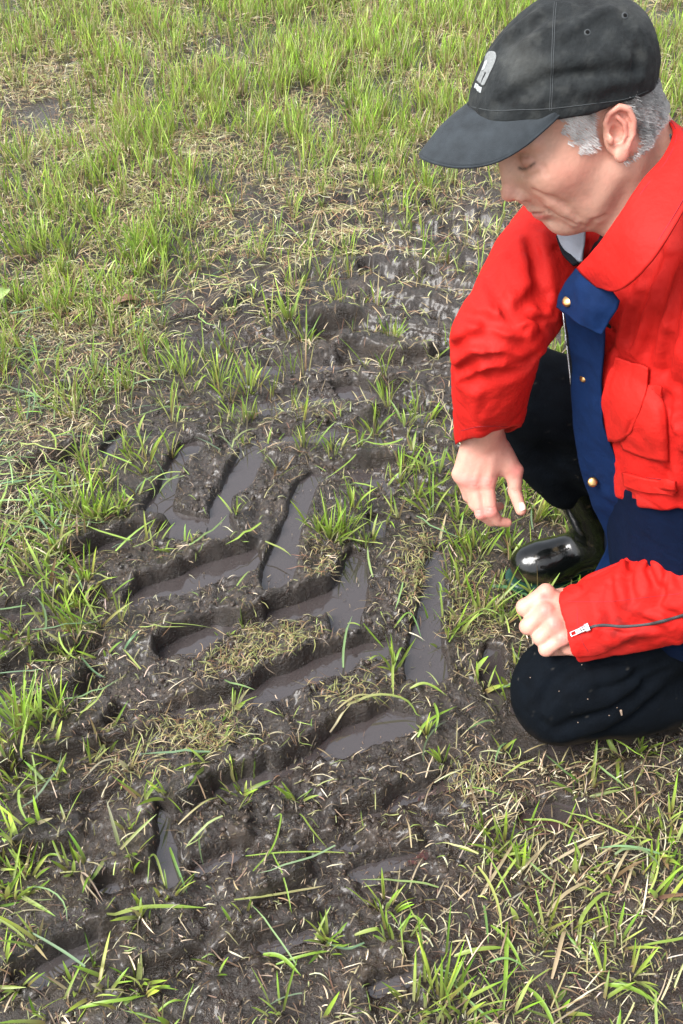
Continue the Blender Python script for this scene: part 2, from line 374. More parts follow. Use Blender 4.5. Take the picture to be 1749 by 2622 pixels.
    bot = -.042+.003*l2[near]
    k = sstep(.006, -.010, pn) if False else 1-sstep(-.013, .007, pn)
    hn = hn*(1-k)+np.minimum(hn, bot)*k
    hn = np.where((pn > .012) & (hn < -.026), -.026+(hn+.026)*.3, hn)
    h[near] = hn; psd[near] = pn
    # where the boot and the knee press in
    for (cx, cy, r) in ((.37, 1.05, .12), (.46, 1.42, .10), (.38, 1.41, .07), (.50, 1.07, .10)):
        d = np.hypot(x-cx, y-cy); h = h-(.012+np.maximum(h, 0))*(1-sstep(r*.6, r, d))
    return h, psd
def axis(a, b, st, far_lo, far_hi, g):
    c = list(np.arange(a, b+1e-9, st)); s = st; v = c[-1]; hi = []
    while v < far_hi: s *= g; v += s; hi.append(v)
    s = st; v = c[0]; lo = []
    while v > far_lo: s *= g; v -= s; lo.append(v)
    return np.array(lo[::-1]+c+hi)
gx = axis(-.95, .9, .0030, -400, 400, 1.03); gy = axis(.45, 2.35, .0030, -60, 600, 1.022)
XX, YY = np.meshgrid(gx, gy); hh, pp = height(XX.ravel(), YY.ravel())
dry = np.clip(dens(SM, XX.ravel(), YY.ravel())/9, 0, 1)*sstep(-.01, .02, hh)
gfar = sstep(4.5, 9, np.hypot(XX.ravel(), YY.ravel()))
soil = np.array([.024, .0150, .0094]); soil2 = np.array([.085, .058, .036]); lawn = np.array([.11, .13, .04])
nz = fbm2(XX.ravel(), YY.ravel(), 18, 3)[:, None]
gc = soil*(1+.35*nz)+(soil2-soil)*(sstep(-.2, .5, nz)*dry[:, None])*.8
chaff_ = sstep(.25, .55, fbm2(XX.ravel(), YY.ravel(), 210, 2))[:, None]*dry[:, None]; gc = gc+chaff_*np.array([.05, .04, .022])
gc = gc*(1-gfar[:, None])+lawn*gfar[:, None]
m_mud = newmat('wet_mud', colattr=True, rough=.42, spec=.7, coat=.32, coatr=.18, bump=[(140, .0055), (420, .0042), (1500, .0010)], mottle=(90, .65, 1.35))
def wetness(m):
    n = m.node_tree; p = n.nodes['Principled BSDF']; geo = n.nodes.new('ShaderNodeNewGeometry')
    t = n.nodes.new('ShaderNodeTexNoise'); t.inputs['Scale'].default_value = 26; t.inputs['Detail'].default_value = 5
    n.links.new(geo.outputs['Position'], t.inputs['Vector']); r = n.nodes.new('ShaderNodeMapRange')
    r.inputs['From Min'].default_value = .4; r.inputs['From Max'].default_value = .62; r.inputs['To Min'].default_value = .14; r.inputs['To Max'].default_value = .52
    n.links.new(t.outputs['Fac'], r.inputs['Value']); n.links.new(r.outputs[0], p.inputs['Roughness'])
wetness(m_mud)
ground = mesh_np('ground', np.stack([XX.ravel(), YY.ravel(), hh], 1), grid_faces(len(gy), len(gx)), m_mud, cols=gc)
tag(ground, 'dark churned mud field with tyre lug prints', None, kind='structure')
# lookup for laying things on the soil
def hlook(x, y):
    i = np.clip(np.searchsorted(gy, y)-1, 0, len(gy)-2); j = np.clip(np.searchsorted(gx, x)-1, 0, len(gx)-2); Z = hh.reshape(len(gy), len(gx))
    fy = np.clip((y-gy[i])/(gy[i+1]-gy[i]), 0, 1); fx = np.clip((x-gx[j])/(gx[j+1]-gx[j]), 0, 1)
    return (Z[i, j]*(1-fx)+Z[i, j+1]*fx)*(1-fy)+(Z[i+1, j]*(1-fx)+Z[i+1, j+1]*fx)*fy
def plook(x, y):
    i = np.clip(np.searchsorted(gy, y)-1, 0, len(gy)-1); j = np.clip(np.searchsorted(gx, x)-1, 0, len(gx)-1); return pp.reshape(len(gy), len(gx))[i, j]
WL = -.0150
m_wat = bpy.data.materials.new('muddy_water'); m_wat.use_nodes = True
_n = m_wat.node_tree; _p = _n.nodes['Principled BSDF']; _p.inputs['Base Color'].default_value = (.046, .038, .037, 1); _p.inputs['Roughness'].default_value = .015
_p.inputs['IOR'].default_value = 1.62; _p.inputs['Specular IOR Level'].default_value = 1.0
_t = _n.nodes.new('ShaderNodeTexNoise'); _t.inputs['Scale'].default_value = 9; _t.inputs['Detail'].default_value = 2
_g = _n.nodes.new('ShaderNodeNewGeometry'); _n.links.new(_g.outputs['Position'], _t.inputs['Vector'])
_b = _n.nodes.new('ShaderNodeBump'); _b.inputs['Distance'].default_value = .0015; _n.links.new(_t.outputs['Fac'], _b.inputs['Height']); _n.links.new(_b.outputs[0], _p.inputs['Normal'])
_tr = _n.nodes.new('ShaderNodeBsdfTransparent'); _tr.inputs[0].default_value = (.75, .6, .5, 1); _mx = _n.nodes.new('ShaderNodeMixShader'); _mx.inputs[0].default_value = .92
_n.links.new(_tr.outputs[0], _mx.inputs[1]); _n.links.new(_p.outputs[0], _mx.inputs[2]); _n.links.new(_mx.outputs[0], _n.nodes['Material Output'].inputs[0])
wv = []; wf = []
for P in POOLS:      # one flat sheet a little wider than each pool; the banks stand out of it
    P = np.asarray(P); c = P.mean(0); x0, y0 = P.min(0)-.025; x1, y1 = P.max(0)+.025
    wv.append((x0, y0, x1, y1))
# a single sheet whose cells are kept only round the pools
cell = .02; wx0, wy0, wx1, wy1 = -1.0, .4, 1.0, 2.6
nx = int((wx1-wx0)/cell)+1; ny = int((wy1-wy0)/cell)+1
ax_ = wx0+np.arange(nx+1)*cell; ay_ = wy0+np.arange(ny+1)*cell; AX, AY = np.meshgrid(ax_, ay_)
F = grid_faces(ny+1, nx+1); cx = AX.ravel()[F].mean(1); cy = AY.ravel()[F].mean(1)
lowc = np.min([hlook(cx+a, cy+b) for a in (-.01, 0, .01) for b in (-.01, 0, .01)], 0) < WL+.001; F = F[(plook(cx, cy) < .028) | (lowc & (cy < 2.2))]; used, inv = np.unique(F, return_inverse=True); F = inv.reshape(-1, 4)
water = mesh_np('puddle_water', np.stack([AX.ravel()[used], AY.ravel()[used], np.full(len(used), WL)], 1), F, m_wat)
tag(water, 'brown rain water standing in the tyre lug prints', None, kind='structure')
print('ground', round(time.time()-T0, 1))
# ------------------------------------------------------------------ grass, straw and clippings
def blades(N, xy, head, lean, L, Wd, curve, col0, col1, lie=None, curl=None, rows=6, seed=0, z0=None, vee=.35):
    """N strips: xy base, heading, lean from vertical at the base, length, width, extra bend to the tip; colours base -> tip"""
    t = np.linspace(0, 1, rows); P = np.zeros((N, rows, 3)); a = lean.copy(); hd = head.copy()
    P[:, 0, :2] = xy; P[:, 0, 2] = (hlook(xy[:, 0], xy[:, 1])-.004) if z0 is None else z0
    cu = np.zeros(N) if curl is None else curl
    T = np.zeros((N, rows, 3))
    for i in range(rows):
        f = t[i]; aa = a+curve*f; hh_ = hd+cu*f
        T[:, i] = np.stack([np.sin(aa)*np.cos(hh_), np.sin(aa)*np.sin(hh_), np.cos(aa)], 1)
        if i: P[:, i] = P[:, i-1]+T[:, i-1]*(L/(rows-1))[:, None]
    if lie is not None:
        ga = np.stack([np.maximum(hlook(P[:, i, 0], P[:, i, 1]), WL+.001) for i in range(rows)], 1); gl = ga[:, :1]*(1-t)+ga[:, -1:]*t; gl = np.maximum(gl, ga.max(1, keepdims=True)-.006)
        P[:, :, 2] = np.maximum(ga, gl)+lie[:, None]+np.sin(t*3)[None]*.004*(1+np.sin(np.arange(N)*7.1))[:, None]
    for i in range(1, rows):
        g = hlook(P[:, i, 0], P[:, i, 1])+.0015; P[:, i, 2] = np.maximum(P[:, i, 2], g)
    S = np.cross(T, np.array([0, 0, 1.0])); 
    tw = rng.uniform(-1.2, 1.2, N)[:, None, None] if lie is None else rng.uniform(-.35, .35, N)[:, None, None]
    S /= np.linalg.norm(S, axis=2)[..., None]+1e-9; B = np.cross(T, S); S = S*np.cos(tw)+B*np.sin(tw)
    prof = np.interp(t, [0, .25, .7, 1], [.7, 1, .8, .06])
    hw = (Wd[:, None]*prof[None]*.5)[..., None]
    Nn = np.cross(S, T)
    Lf = P-S*hw+Nn*hw*vee; Rt = P+S*hw+Nn*hw*vee
    V = np.stack([Lf, P, Rt], 2).reshape(-1, 3)
    base = (np.arange(N)*rows*3)[:, None, None]; i = (np.arange(rows-1)*3)[None, :, None]; j = np.array([0, 1])[None, None]
    a_ = base+i+j; Fq = np.stack([a_, a_+1, a_+4, a_+3], -1).reshape(-1, 4)
    cc = col0[:, None]*(1-t[None, :, None])+col1[:, None]*t[None, :, None]; cc = np.repeat(cc[:, :, None], 3, 2).reshape(-1, 3)
    return V, Fq, cc
def scatter(dfun, x0, x1, y0, y1, peak):
    n = rng.poisson(peak*(x1-x0)*(y1-y0)); x = rng.uniform(x0, x1, n); y = rng.uniform(y0, y1, n)
    k = rng.random(n) < dfun(x, y)/peak; return x[k], y[k]
def pal(n, cols, jit=.18):
    c = np.array(cols)[rng.integers(0, len(cols), n)]; return np.clip(c*(1+rng.normal(0, jit, (n, 1)))*(1+rng.normal(0, .06, (n, 3))), .01, .9)
def inwedge(x, y, m=.35):   # roughly what this end of the field needs: in front of the camera plus a margin
    return np.abs(x) < .55+m+.42*y
GREEN = [(.28, .48, .035), (.38, .58, .06), (.14, .31, .02), (.44, .60, .13), (.22, .40, .04)]
GBASE = [(.20, .22, .07), (.24, .16, .08), (.16, .18, .05), (.30, .28, .14)]
BLUEG = [(.12, .19, .10), (.16, .24, .10), (.20, .28, .10), (.13, .20, .07)]
STRAW = [(.46, .39, .22), (.40, .33, .17), (.34, .26, .14), (.52, .47, .32), (.24, .15, .08), (.36, .36, .15), (.30, .34, .11), (.19, .10, .06)]
STRAWN = [(.30, .25, .14), (.20, .15, .09), (.13, .09, .055), (.42, .37, .24), (.16, .10, .06), (.24, .25, .10), (.10, .07, .045), (.55, .48, .34)]
GV = []; SV = []
def put(lst, r): lst.append(r)
def keepout(x, y):          # nothing grows through the boot sole or the knee
    return (np.hypot(x-.36, y-1.05) > .075) & (np.hypot((x-.42)/1.6, y-1.42) > .045) & (np.hypot((x-.56)/2.2, y-1.09) > .06)
def tufts(dfun, box, peak, nb, sp, Lr, Wr, lean_s, seed=0, kind='g'):
    x, y = scatter(dfun, *box, peak); k = inwedge(x, y) & keepout(x, y); x, y = x[k], y[k]; ps = plook(x, y)
    k = (ps > -.004) | (rng.random(len(x)) < .04); x, y = x[k], y[k]
    far = sstep(2.2, 4.5, y); n = rng.poisson(nb, len(x))+1
    X = np.repeat(x, n); Y = np.repeat(y, n); N = len(X); rr = np.abs(rng.normal(0, sp, N)); ang = rng.uniform(0, 2*math.pi, N)
    bx = X+rr*np.cos(ang); by = Y+rr*np.sin(ang); th = np.repeat(rng.uniform(.65, 1.35, len(x)), n)
    L = rng.uniform(Lr[0], Lr[1], N)*th; Wd = rng.uniform(Wr[0], Wr[1], N)
    head = ang+rng.normal(0, .8, N); Wd = Wd*np.where(rng.random(N) < .2, 1.5, 1); lean = np.abs(rng.normal(0, lean_s, N))+rr/sp*.10
    shade = np.repeat(rng.normal(1, .14, len(x)), n)[:, None]
    c0 = pal(N, GBASE)*shade; c1 = pal(N, GREEN)*shade
    dr_ = (rng.random(N) < .16+.14*np.repeat(far, n))[:, None]; c0 = np.where(dr_, pal(N, STRAW)*.8, c0); c1 = np.where(dr_, pal(N, STRAW), c1); c1 = c1*(1+.18*np.repeat(far, n)[:, None])
    put(GV, blades(N, np.stack([bx, by], 1), head, lean, L, Wd, rng.uniform(.05, .7, N), c0, c1, rows=5))
g = lambda s, p=1.3: (lambda x, y: s*np.maximum(dens(GM, x, y)-1.2, 0)**p*np.clip(1+1.5*noise2(x, y, 4)+1.2*noise2(x, y, 12), 0, 3.5))
# near, middle and far bands: the same grass, thinned with distance
tufts(g(40), (-1.3, 1.9, .35, 1.25), 2600, 4, .010, (.030, .070), (.0028, .0066), .60)
tufts(g(62), (-1.6, 2.2, 1.25, 1.9), 3600, 5, .012, (.030, .080), (.0026, .0056), .42)
tufts(g(60), (-2.0, 2.6, 1.9, 3.2), 3500, 5, .013, (.040, .105), (.0022, .0042), .24)
tufts(g(55), (-3.4, 4.0, 3.2, 6.5), 2600, 6, .016, (.055, .125), (.0020, .0042), .16)
tufts(g(14), (-6, 7, 6.5, 14), 700, 6, .03, (.07, .14), (.004, .008), .18)
tufts(lambda x, y: 60+0*x, (-20, 20, 14, 34), 60, 6, .05, (.09, .16), (.010, .020), .2)
def hero_tuft(px, py, n, Lr, sp=.012, Wr=(.003, .006), lean=.3, dirn=None):
    b = G(px, py, .0); N = n; rr = np.abs(rng.normal(0, sp, N)); ang = rng.uniform(0, 2*math.pi, N)
    xy = np.stack([b[0]+rr*np.cos(ang), b[1]+rr*np.sin(ang)*.8], 1); head = ang if dirn is None else dirn+rng.normal(0, .8, N)
    put(GV, blades(N, xy, head, np.abs(rng.normal(lean, .18, N)), rng.uniform(*Lr, N), rng.uniform(*Wr, N), rng.uniform(.1, .7, N), pal(N, GBASE), pal(N, GREEN), rows=7))
for a in [(845, 1385, 26, (.05, .11), .016), (880, 1370, 22, (.05, .11), .018), (815, 1360, 16, (.04, .085), .014), (905, 1300, 12, (.05, .10), .014), (935, 1390, 16, (.04, .08), .016), (605, 1320, 7, (.03, .06), .008),
          (1068, 1270, 12, (.06, .11), .012), (1110, 1310, 14, (.06, .10), .016), (1180, 1330, 16, (.05, .09), .02), (780, 1150, 14, (.04, .09), .016), (850, 1160, 12, (.04, .07), .02), (740, 830, 22, (.06, .13), .018), (780, 860, 18, (.05, .09), .02),
          (640, 1000, 16, (.05, .10), .02), (560, 970, 14, (.05, .09), .02), (470, 960, 18, (.05, .09), .03), (1000, 870, 14, (.05, .08), .02), (960, 1090, 14, (.04, .08), .02), (1080, 1060, 20, (.05, .09), .03), (1040, 1100, 12, (.04, .09), .02),
          (240, 1330, 22, (.05, .10), .026), (200, 1310, 16, (.05, .09), .026), (290, 1310, 12, (.04, .08), .02), (60, 1880, 26, (.06, .12), .024), (110, 1860, 18, (.05, .10), .02), (40, 1980, 20, (.05, .10), .025), (160, 1840, 8, (.05, .10), .012),
          (1130, 1960, 10, (.03, .05), .01), (1090, 1880, 10, (.03, .06), .012), (1300, 2180, 20, (.04, .09), .024), (1240, 2130, 18, (.04, .08), .024), (335, 2130, 8, (.03, .05), .008), (60, 2250, 12, (.03, .06), .016), (430, 2300, 10, (.03, .06), .014),
          (990, 2330, 14, (.04, .07), .016), (1010, 2420, 14, (.03, .06), .02), (1130, 2570, 30, (.05, .10), .03), (1180, 2600, 24, (.05, .10), .03), (1060, 2600, 16, (.05, .09), .03), (720, 2600, 10, (.05, .09), .012), (840, 2400, 10, (.03, .06), .014), (1310, 2600, 8, (.06, .09), .012),
          (1580, 2420, 12, (.05, .08), .02), (1400, 2380, 10, (.04, .08), .014), (1340, 2230, 10, (.04, .07), .014), (1620, 2500, 12, (.04, .07), .02), (570, 1620, 7, (.02, .04), .008), (620, 1600, 8, (.02, .04), .01), (1010, 1720, 7, (.05, .09), .006),
          (150, 1580, 6, (.05, .09), .02), (310, 1600, 5, (.05, .10), .01), (1180, 1500, 18, (.05, .10), .03), (1230, 1560, 18, (.05, .09), .03), (1210, 1440, 16, (.05, .09), .03), (1300, 1390, 12, (.04, .07), .02), (1150, 1620, 16, (.04, .08), .03), (760, 2040, 8, (.03, .05), .01),
          (110, 640, 60, (.07, .15), .05), (170, 640, 40, (.07, .13), .04), (60, 640, 40, (.07, .14), .04), (350, 640, 40, (.06, .12), .05), (240, 560, 30, (.06, .11), .05), (60, 420, 40, (.07, .15), .06), (930, 260, 50, (.06, .13), .05), (900, 280, 40, (.06, .12), .05), (450, 120, 50, (.07, .14), .08), (600, 90, 50, (.08, .15), .1)]:
    hero_tuft(*a)
# lying straw, clippings and short curled trash
def litter(dfun, box, peak, Lr, Wr, curl, cols, lift=(.001, .006), rows=5, flat=True, headmu=None):
    x, y = scatter(dfun, *box, peak); k = inwedge(x, y) & keepout(x, y); x, y = x[k], y[k]; ps = plook(x, y); k = (ps > .002) | (rng.random(len(x)) < .08); x, y = x[k], y[k]; N = len(x)
    hd = rng.uniform(0, 2*math.pi, N) if headmu is None else rng.normal(headmu, .55, N)
    c = pal(N, cols, .22)
    put(SV, blades(N, np.stack([x, y], 1), hd, rng.uniform(1.25, 1.6, N), rng.uniform(*Lr, N), rng.uniform(*Wr, N), rng.uniform(-.2, .2, N), c, c*rng.uniform(.7, 1.1, (N, 1)),
                   lie=rng.uniform(*lift, N) if flat else None, curl=rng.normal(0, curl, N), rows=rows, vee=.2))
s = lambda k, p=1.5: (lambda x, y: k*np.maximum(dens(SM, x, y)-.5, 0)**p*np.clip(1+1.3*noise2(x+5, y, 6)+.8*noise2(x, y+4, 19), 0, 3))
litter(s(190), (-1.3, 1.9, .35, 1.4), 14000, (.012, .045), (.0010, .0026), .3, STRAWN)
litter(s(420), (-1.3, 1.9, .35, 1.7), 26000, (.004, .016), (.0008, .0020), .5, STRAWN)
litter(s(400), (-1.8, 2.4, 1.4, 2.4), 26000, (.014, .055), (.0010, .0024), .35, STRAW+STRAWN)
litter(s(380), (-2.6, 3.2, 2.4, 4.2), 24000, (.02, .07), (.0014, .0030), .4, STRAW, (.002, .02))
litter(s(160), (-3.6, 4.2, 4.2, 7), 9000, (.03, .09), (.002, .004), .5, STRAW, (.002, .03))
litter(lambda x, y: 700*sstep(.02, .2, x)*(1-sstep(1.02, 1.2, y)), (-.2, 1.3, .35, 1.2), 1500, (.025, .075), (.0012, .0028), .15, STRAW[:4]+STRAWN[:4]+[(.6, .52, .36)], (.002, .016), 6, True, .75)
litter(lambda x, y: 9000+0*x, (-.9, .95, .4, 1.85), 9000, (.003, .010), (.0005, .0012), .6, [(.17, .12, .08), (.10, .07, .045), (.26, .20, .13), (.08, .05, .03), (.34, .28, .19), (.15, .13, .06)], (.0005, .002))
litter(lambda x, y: 1500*np.clip(.8+1.6*noise2(x, y, 8), 0, 2.5), (-.95, .95, .4, 2.0), 3500, (.010, .034), (.0009, .0022), .4, STRAWN+[(.18, .24, .06), (.26, .34, .08), (.14, .10, .05)], (.0005, .004))
# half-standing stubble among the living grass
def stub(dfun, box, peak, Lr, Wr):
    x, y = scatter(dfun, *box, peak); k = inwedge(x, y) & keepout(x, y) & (plook(x, y) > .0); x, y = x[k], y[k]; N = len(x); c = pal(N, STRAW, .2)
    put(SV, blades(N, np.stack([x, y], 1), rng.uniform(0, 6.28, N), np.abs(rng.normal(0, .8, N)), rng.uniform(*Lr, N), rng.uniform(*Wr, N), rng.uniform(0, .8, N), c*.7, c, curl=rng.normal(0, .5, N)))
stub(s(50), (-1.3, 1.9, .35, 1.5), 5000, (.012, .04), (.001, .0025)); stub(s(120), (-2.6, 3.2, 1.5, 4), 9000, (.02, .06), (.0012, .0026)); stub(s(90), (-3.6, 4.2, 4, 7), 7000, (.04, .08), (.002, .004))
# dark and fresh leaf blades lying flat
LM = lambda x, y: 900*sstep(-.25, -.75, x)*sstep(1.1, 1.5, y)*(1-sstep(2.2, 2.9, y))*np.clip(.7+1.2*noise2(x, y, 9), 0, 2)+60*(y < 1.9)
litter(LM, (-1.6, 1.6, .4, 2.9), 2000, (.05, .13), (.0022, .0048), .7, BLUEG+[(.20, .30, .05), (.26, .34, .09)], (.004, .02), 7)
litter(lambda x, y: 260*sstep(2, 4, dens(SM, x, y))*sstep(.0, .6, x), (-1.2, 1.7, .4, 1.3), 400, (.03, .08), (.0016, .004), .35, [(.2, .32, .05), (.3, .4, .1), (.36, .36, .16)]+STRAWN[:3], (.003, .016), 7)
# thick matted clippings on the crests between the lug prints (photo pixels laid on the ground)
for (px, py, rx, ry, n) in [(1110, 1520, 70, 110, 1500), (1060, 1460, 50, 60, 600), (700, 1650, 110, 55, 1300), (590, 1700, 90, 40, 600), (450, 1880, 120, 45, 900), (560, 1870, 60, 50, 500), (830, 1440, 50, 60, 420), (640, 1130, 70, 60, 420), (1230, 1560, 60, 120, 1200), (820, 1040, 60, 40, 350), (900, 1760, 120, 45, 500), (440, 1010, 100, 30, 300), (300, 1620, 130, 50, 350), (1220, 1980, 60, 60, 500), (330, 1960, 90, 60, 400), (1090, 1390, 60, 50, 500)]:
    n = int(n*.30); q = rng.normal(0, .62, (n, 2)); xy = np.array([G(px+a*rx, py+b*ry, .01)[:2] for a, b in q]); k = plook(xy[:, 0], xy[:, 1]) > .003; xy = xy[k]; N = len(xy)
    c = pal(N, [(.30, .30, .10), (.38, .34, .14), (.20, .22, .07), (.30, .20, .10), (.20, .12, .06), (.32, .34, .12), (.14, .09, .05), (.40, .34, .2)], .2)
    c = c*.8
    put(SV, blades(N, xy, rng.uniform(0, 6.28, N), rng.uniform(1.2, 1.6, N), rng.uniform(.010, .034, N), rng.uniform(.0008, .0018, N), rng.uniform(-.2, .2, N), c, c, lie=rng.uniform(.001, .006, N), curl=rng.normal(0, .9, N), rows=6, vee=.2))
# single long blades one can follow in the photograph
def long_blade(pts, wpx, c0, c1, lift=.012, lst=None):
    Q = cr(np.array(pts, float), 14); P = np.array([G(a, b, .012) for a, b in Q]); t = np.linspace(0, 1, 14); g_ = hlook(P[:, 0], P[:, 1])
    gs = np.polyval(np.polyfit(t, np.maximum(g_, WL), 2), t); P[:, 2] = np.maximum(np.maximum(g_, WL)+.001, gs+.003+lift*np.sin(t*math.pi))
    T = np.gradient(P, axis=0); S = np.cross(T, [0, 0, 1.]); S /= np.linalg.norm(S, axis=1)[:, None]; w_ = wpx*1.62/FPX*.5*np.interp(t, [0, .2, .75, 1], [.55, 1, .85, .08])[:, None]
    Z = np.array([0, 0, 1.])*w_*.5
    V = np.stack([P-S*w_+Z, P, P+S*w_+Z], 1).reshape(-1, 3); i = (np.arange(13)*3)[:, None]; j = np.array([0, 1])[None]; a = i+j
    c = (np.array(c0)*(1-t[:, None])+np.array(c1)*t[:, None]); GV.append((V, np.stack([a, a+1, a+4, a+3], -1).reshape(-1, 4), np.repeat(c, 3, 0)))
lg, yg, tn, bl = (.26, .42, .06), (.36, .42, .12), (.48, .40, .24), (.14, .26, .12)
for pts, wd, c0, c1 in [
 ([(845, 1865), (900, 1815), (965, 1793), (1040, 1796), (1078, 1825)], 13, tn, lg), ([(858, 1838), (910, 1802), (960, 1793), (1000, 1795)], 9, tn, yg),
 ([(25, 1350), (80, 1355), (140, 1395), (175, 1430)], 14, bl, lg), ([(175, 1425), (200, 1470), (212, 1505)], 10, lg, lg), ([(1050, 1762), (1090, 1758), (1145, 1777)], 14, yg, lg),
 ([(998, 1635), (1008, 1680), (1005, 1730), (1008, 1790)], 13, lg, yg), ([(1010, 1700), (1025, 1670), (1040, 1650)], 10, lg, lg), ([(1070, 1880), (1095, 1850), (1170, 1800)], 13, lg, lg), ([(1112, 1795), (1120, 1840), (1115, 1870)], 12, lg, lg),
 ([(600, 2310), (700, 2290), (780, 2270), (835, 2255)], 9, yg, tn), ([(630, 2202), (720, 2195), (830, 2188), (940, 2182)], 6, lg, yg), ([(280, 2360), (360, 2335), (440, 2325), (528, 2320)], 15, yg, lg), ([(200, 2580), (260, 2575), (320, 2565), (370, 2545)], 13, lg, lg), ([(400, 2590), (440, 2570), (475, 2560)], 8, lg, lg),
 ([(90, 2205), (120, 2178), (150, 2182), (182, 2203)], 9, lg, lg), ([(672, 2430), (720, 2445), (770, 2490)], 15, lg, lg), ([(705, 2455), (790, 2440), (850, 2425)], 10, lg, lg), ([(908, 2390), (960, 2380), (975, 2378)], 14, yg, lg), ([(1165, 2442), (1230, 2432), (1300, 2420)], 15, yg, lg),
 ([(1345, 2080), (1420, 2092), (1490, 2127)], 9, lg, yg), ([(1485, 2420), (1490, 2350), (1540, 2290), (1580, 2280)], 14, yg, lg), ([(1550, 2515), (1620, 2535), (1700, 2570)], 16, lg, lg), ([(1350, 2520), (1390, 2570), (1430, 2640)], 15, lg, lg), ([(1258, 2360), (1300, 2410), (1345, 2480)], 12, lg, lg), ([(1300, 2350), (1290, 2600)], 15, lg, lg),
 ([(1260, 1493), (1310, 1500), (1380, 1522)], 22, (.10, .22, .10), (.12, .26, .12)), ([(1150, 1640), (1180, 1600), (1230, 1560), (1300, 1530)], 9, lg, yg), ([(320, 1665), (345, 1650), (358, 1620)], 14, bl, bl), ([(210, 1690), (240, 1715), (270, 1730)], 9, bl, bl), ([(305, 1940), (260, 1960), (210, 2015)], 9, (.45, .42, .3), (.4, .36, .25)),
 ([(455, 2105), (520, 2060), (560, 2030)], 8, tn, yg), ([(1400, 2340), (1445, 2290), (1520, 2240)], 13, tn, tn), ([(1410, 2200), (1500, 2160), (1560, 2120)], 11, (.5, .42, .28), tn), ([(1230, 2290), (1290, 2200), (1330, 2130)], 11, tn, tn), ([(1415, 2500), (1440, 2400), (1450, 2370)], 14, (.5, .38, .24), tn), ([(1330, 2230), (1400, 2160)], 10, tn, tn), ([(1350, 2225), (1390, 2170), (1420, 2140)], 8, tn, tn), ([(1520, 2190), (1610, 2150), (1690, 2145)], 7, tn, yg), ([(1560, 2270), (1600, 2190), (1620, 2170)], 9, tn, tn), ([(1600, 2280), (1620, 2220), (1640, 2180)], 8, tn, tn),
 ([(205, 2228), (230, 2255), (265, 2310)], 7, (.5, .4, .3), (.45, .33, .25)), ([(205, 2230), (225, 2280), (262, 2318)], 6, (.5, .4, .3), tn), ([(205, 2232), (215, 2270), (228, 2300)], 6, tn, tn), ([(380, 650+500), (440, 740+500)], 3, bl, bl), ([(1020, 2375), (1060, 2350), (1110, 2390)], 8, lg, lg),
 ([(650, 2250), (700, 2180), (720, 2090), (700, 2080)], 7, lg, lg), ([(700, 2205), (730, 2270), (748, 2345)], 6, lg, lg), ([(1045, 2310), (1060, 2350), (1105, 2385)], 6, yg, yg), ([(430, 2150), (450, 2210), (480, 2290)], 10, lg, (.12, .26, .12)), ([(418, 2250), (400, 2195), (385, 2200), (375, 2250)], 8, yg, lg),
 ([(700, 640), (560, 700), (430, 790), (330, 900)], 5, bl, bl), ([(690, 650), (600, 730), (520, 790)], 4, tn, tn), ([(1105, 1000), (1150, 1060), (1170, 1110)], 5, tn, tn), ([(1120, 1470), (1135, 1500)], 8, lg, lg), ([(1010, 1600), (1050, 1570), (1085, 1620)], 8, lg, (.12, .26, .1)), ([(930, 1610), (985, 1638)], 9, lg, lg), ([(945, 1680), (975, 1660)], 9, lg, yg), ([(890, 1577), (925, 1592)], 8, yg, lg),
]: long_blade(pts, wd*.68, tuple(v*.95 for v in c0), tuple(v*.95 for v in c1))
def join(L_):
    off = 0; V = []; F = []; c = []
    for v, f, cc in L_: V.append(v); F.append(f+off); c.append(cc); off += len(v)
    return np.concatenate(V), np.concatenate(F), np.concatenate(c)
m_grass = newmat('grass', colattr=True, rough=.36, spec=.45, trans=.42); m_straw = newmat('straw', colattr=True, rough=.5, spec=.4, trans=.12)
v, f, c = join(GV); gr = mesh_np('grass', v, f, m_grass, cols=c); tag(gr, 'young green grass growing in tufts from the mud', 'grass', kind='stuff')
v, f, c = join(SV); st = mesh_np('straw_litter', v, f, m_straw, cols=c); tag(st, 'pale straw and cut blades strewn over the mud', 'straw', kind='stuff')
m_leaf = newmat('dead_leaf', (.16, .085, .05), .5, .4, mottle=(60, .6, 1.4)); m_dock = newmat('pale_leaf', (.34, .46, .16), .45, .4, mottle=(40, .8, 1.15), trans=.3)
def leaf(name, px, py, L, Wd, head, mat, lift, label):
    c = G(px, py, .02); t = np.linspace(0, 1, 9); w_ = Wd*np.sin(np.clip(t*.97+.03, 0, 1)*math.pi)**.8; A = []
    for i, tt in enumerate(t):
        for j in np.linspace(-1, 1, 7):
            x = (tt-.5)*L; y = j*w_[i]*.5; X = c[0]+x*math.cos(head)-y*math.sin(head); Y = c[1]+x*math.sin(head)+y*math.cos(head); A.append([X, Y, lift+.010*abs(j)*w_[i]/Wd+.012*math.sin(tt*3)])
    A = np.array(A).reshape(9, 7, 3); A[..., 2] += hlook(A[..., 0].ravel(), A[..., 1].ravel()).reshape(9, 7).mean()
    o = sheet(name, A, .0012, mat, None, (24, 18), .003, 50); tag(o, label, 'leaf'); return o
leaf('dead_leaf', 322, 772, .085, .034, .3, m_leaf, .012, 'brown dead leaf curled in the grass left of the tyre track')
leaf('broad_leaf', 6, 762, .075, .055, 1.3, m_dock, .03, 'pale green broad leaf at the left edge of the photo')
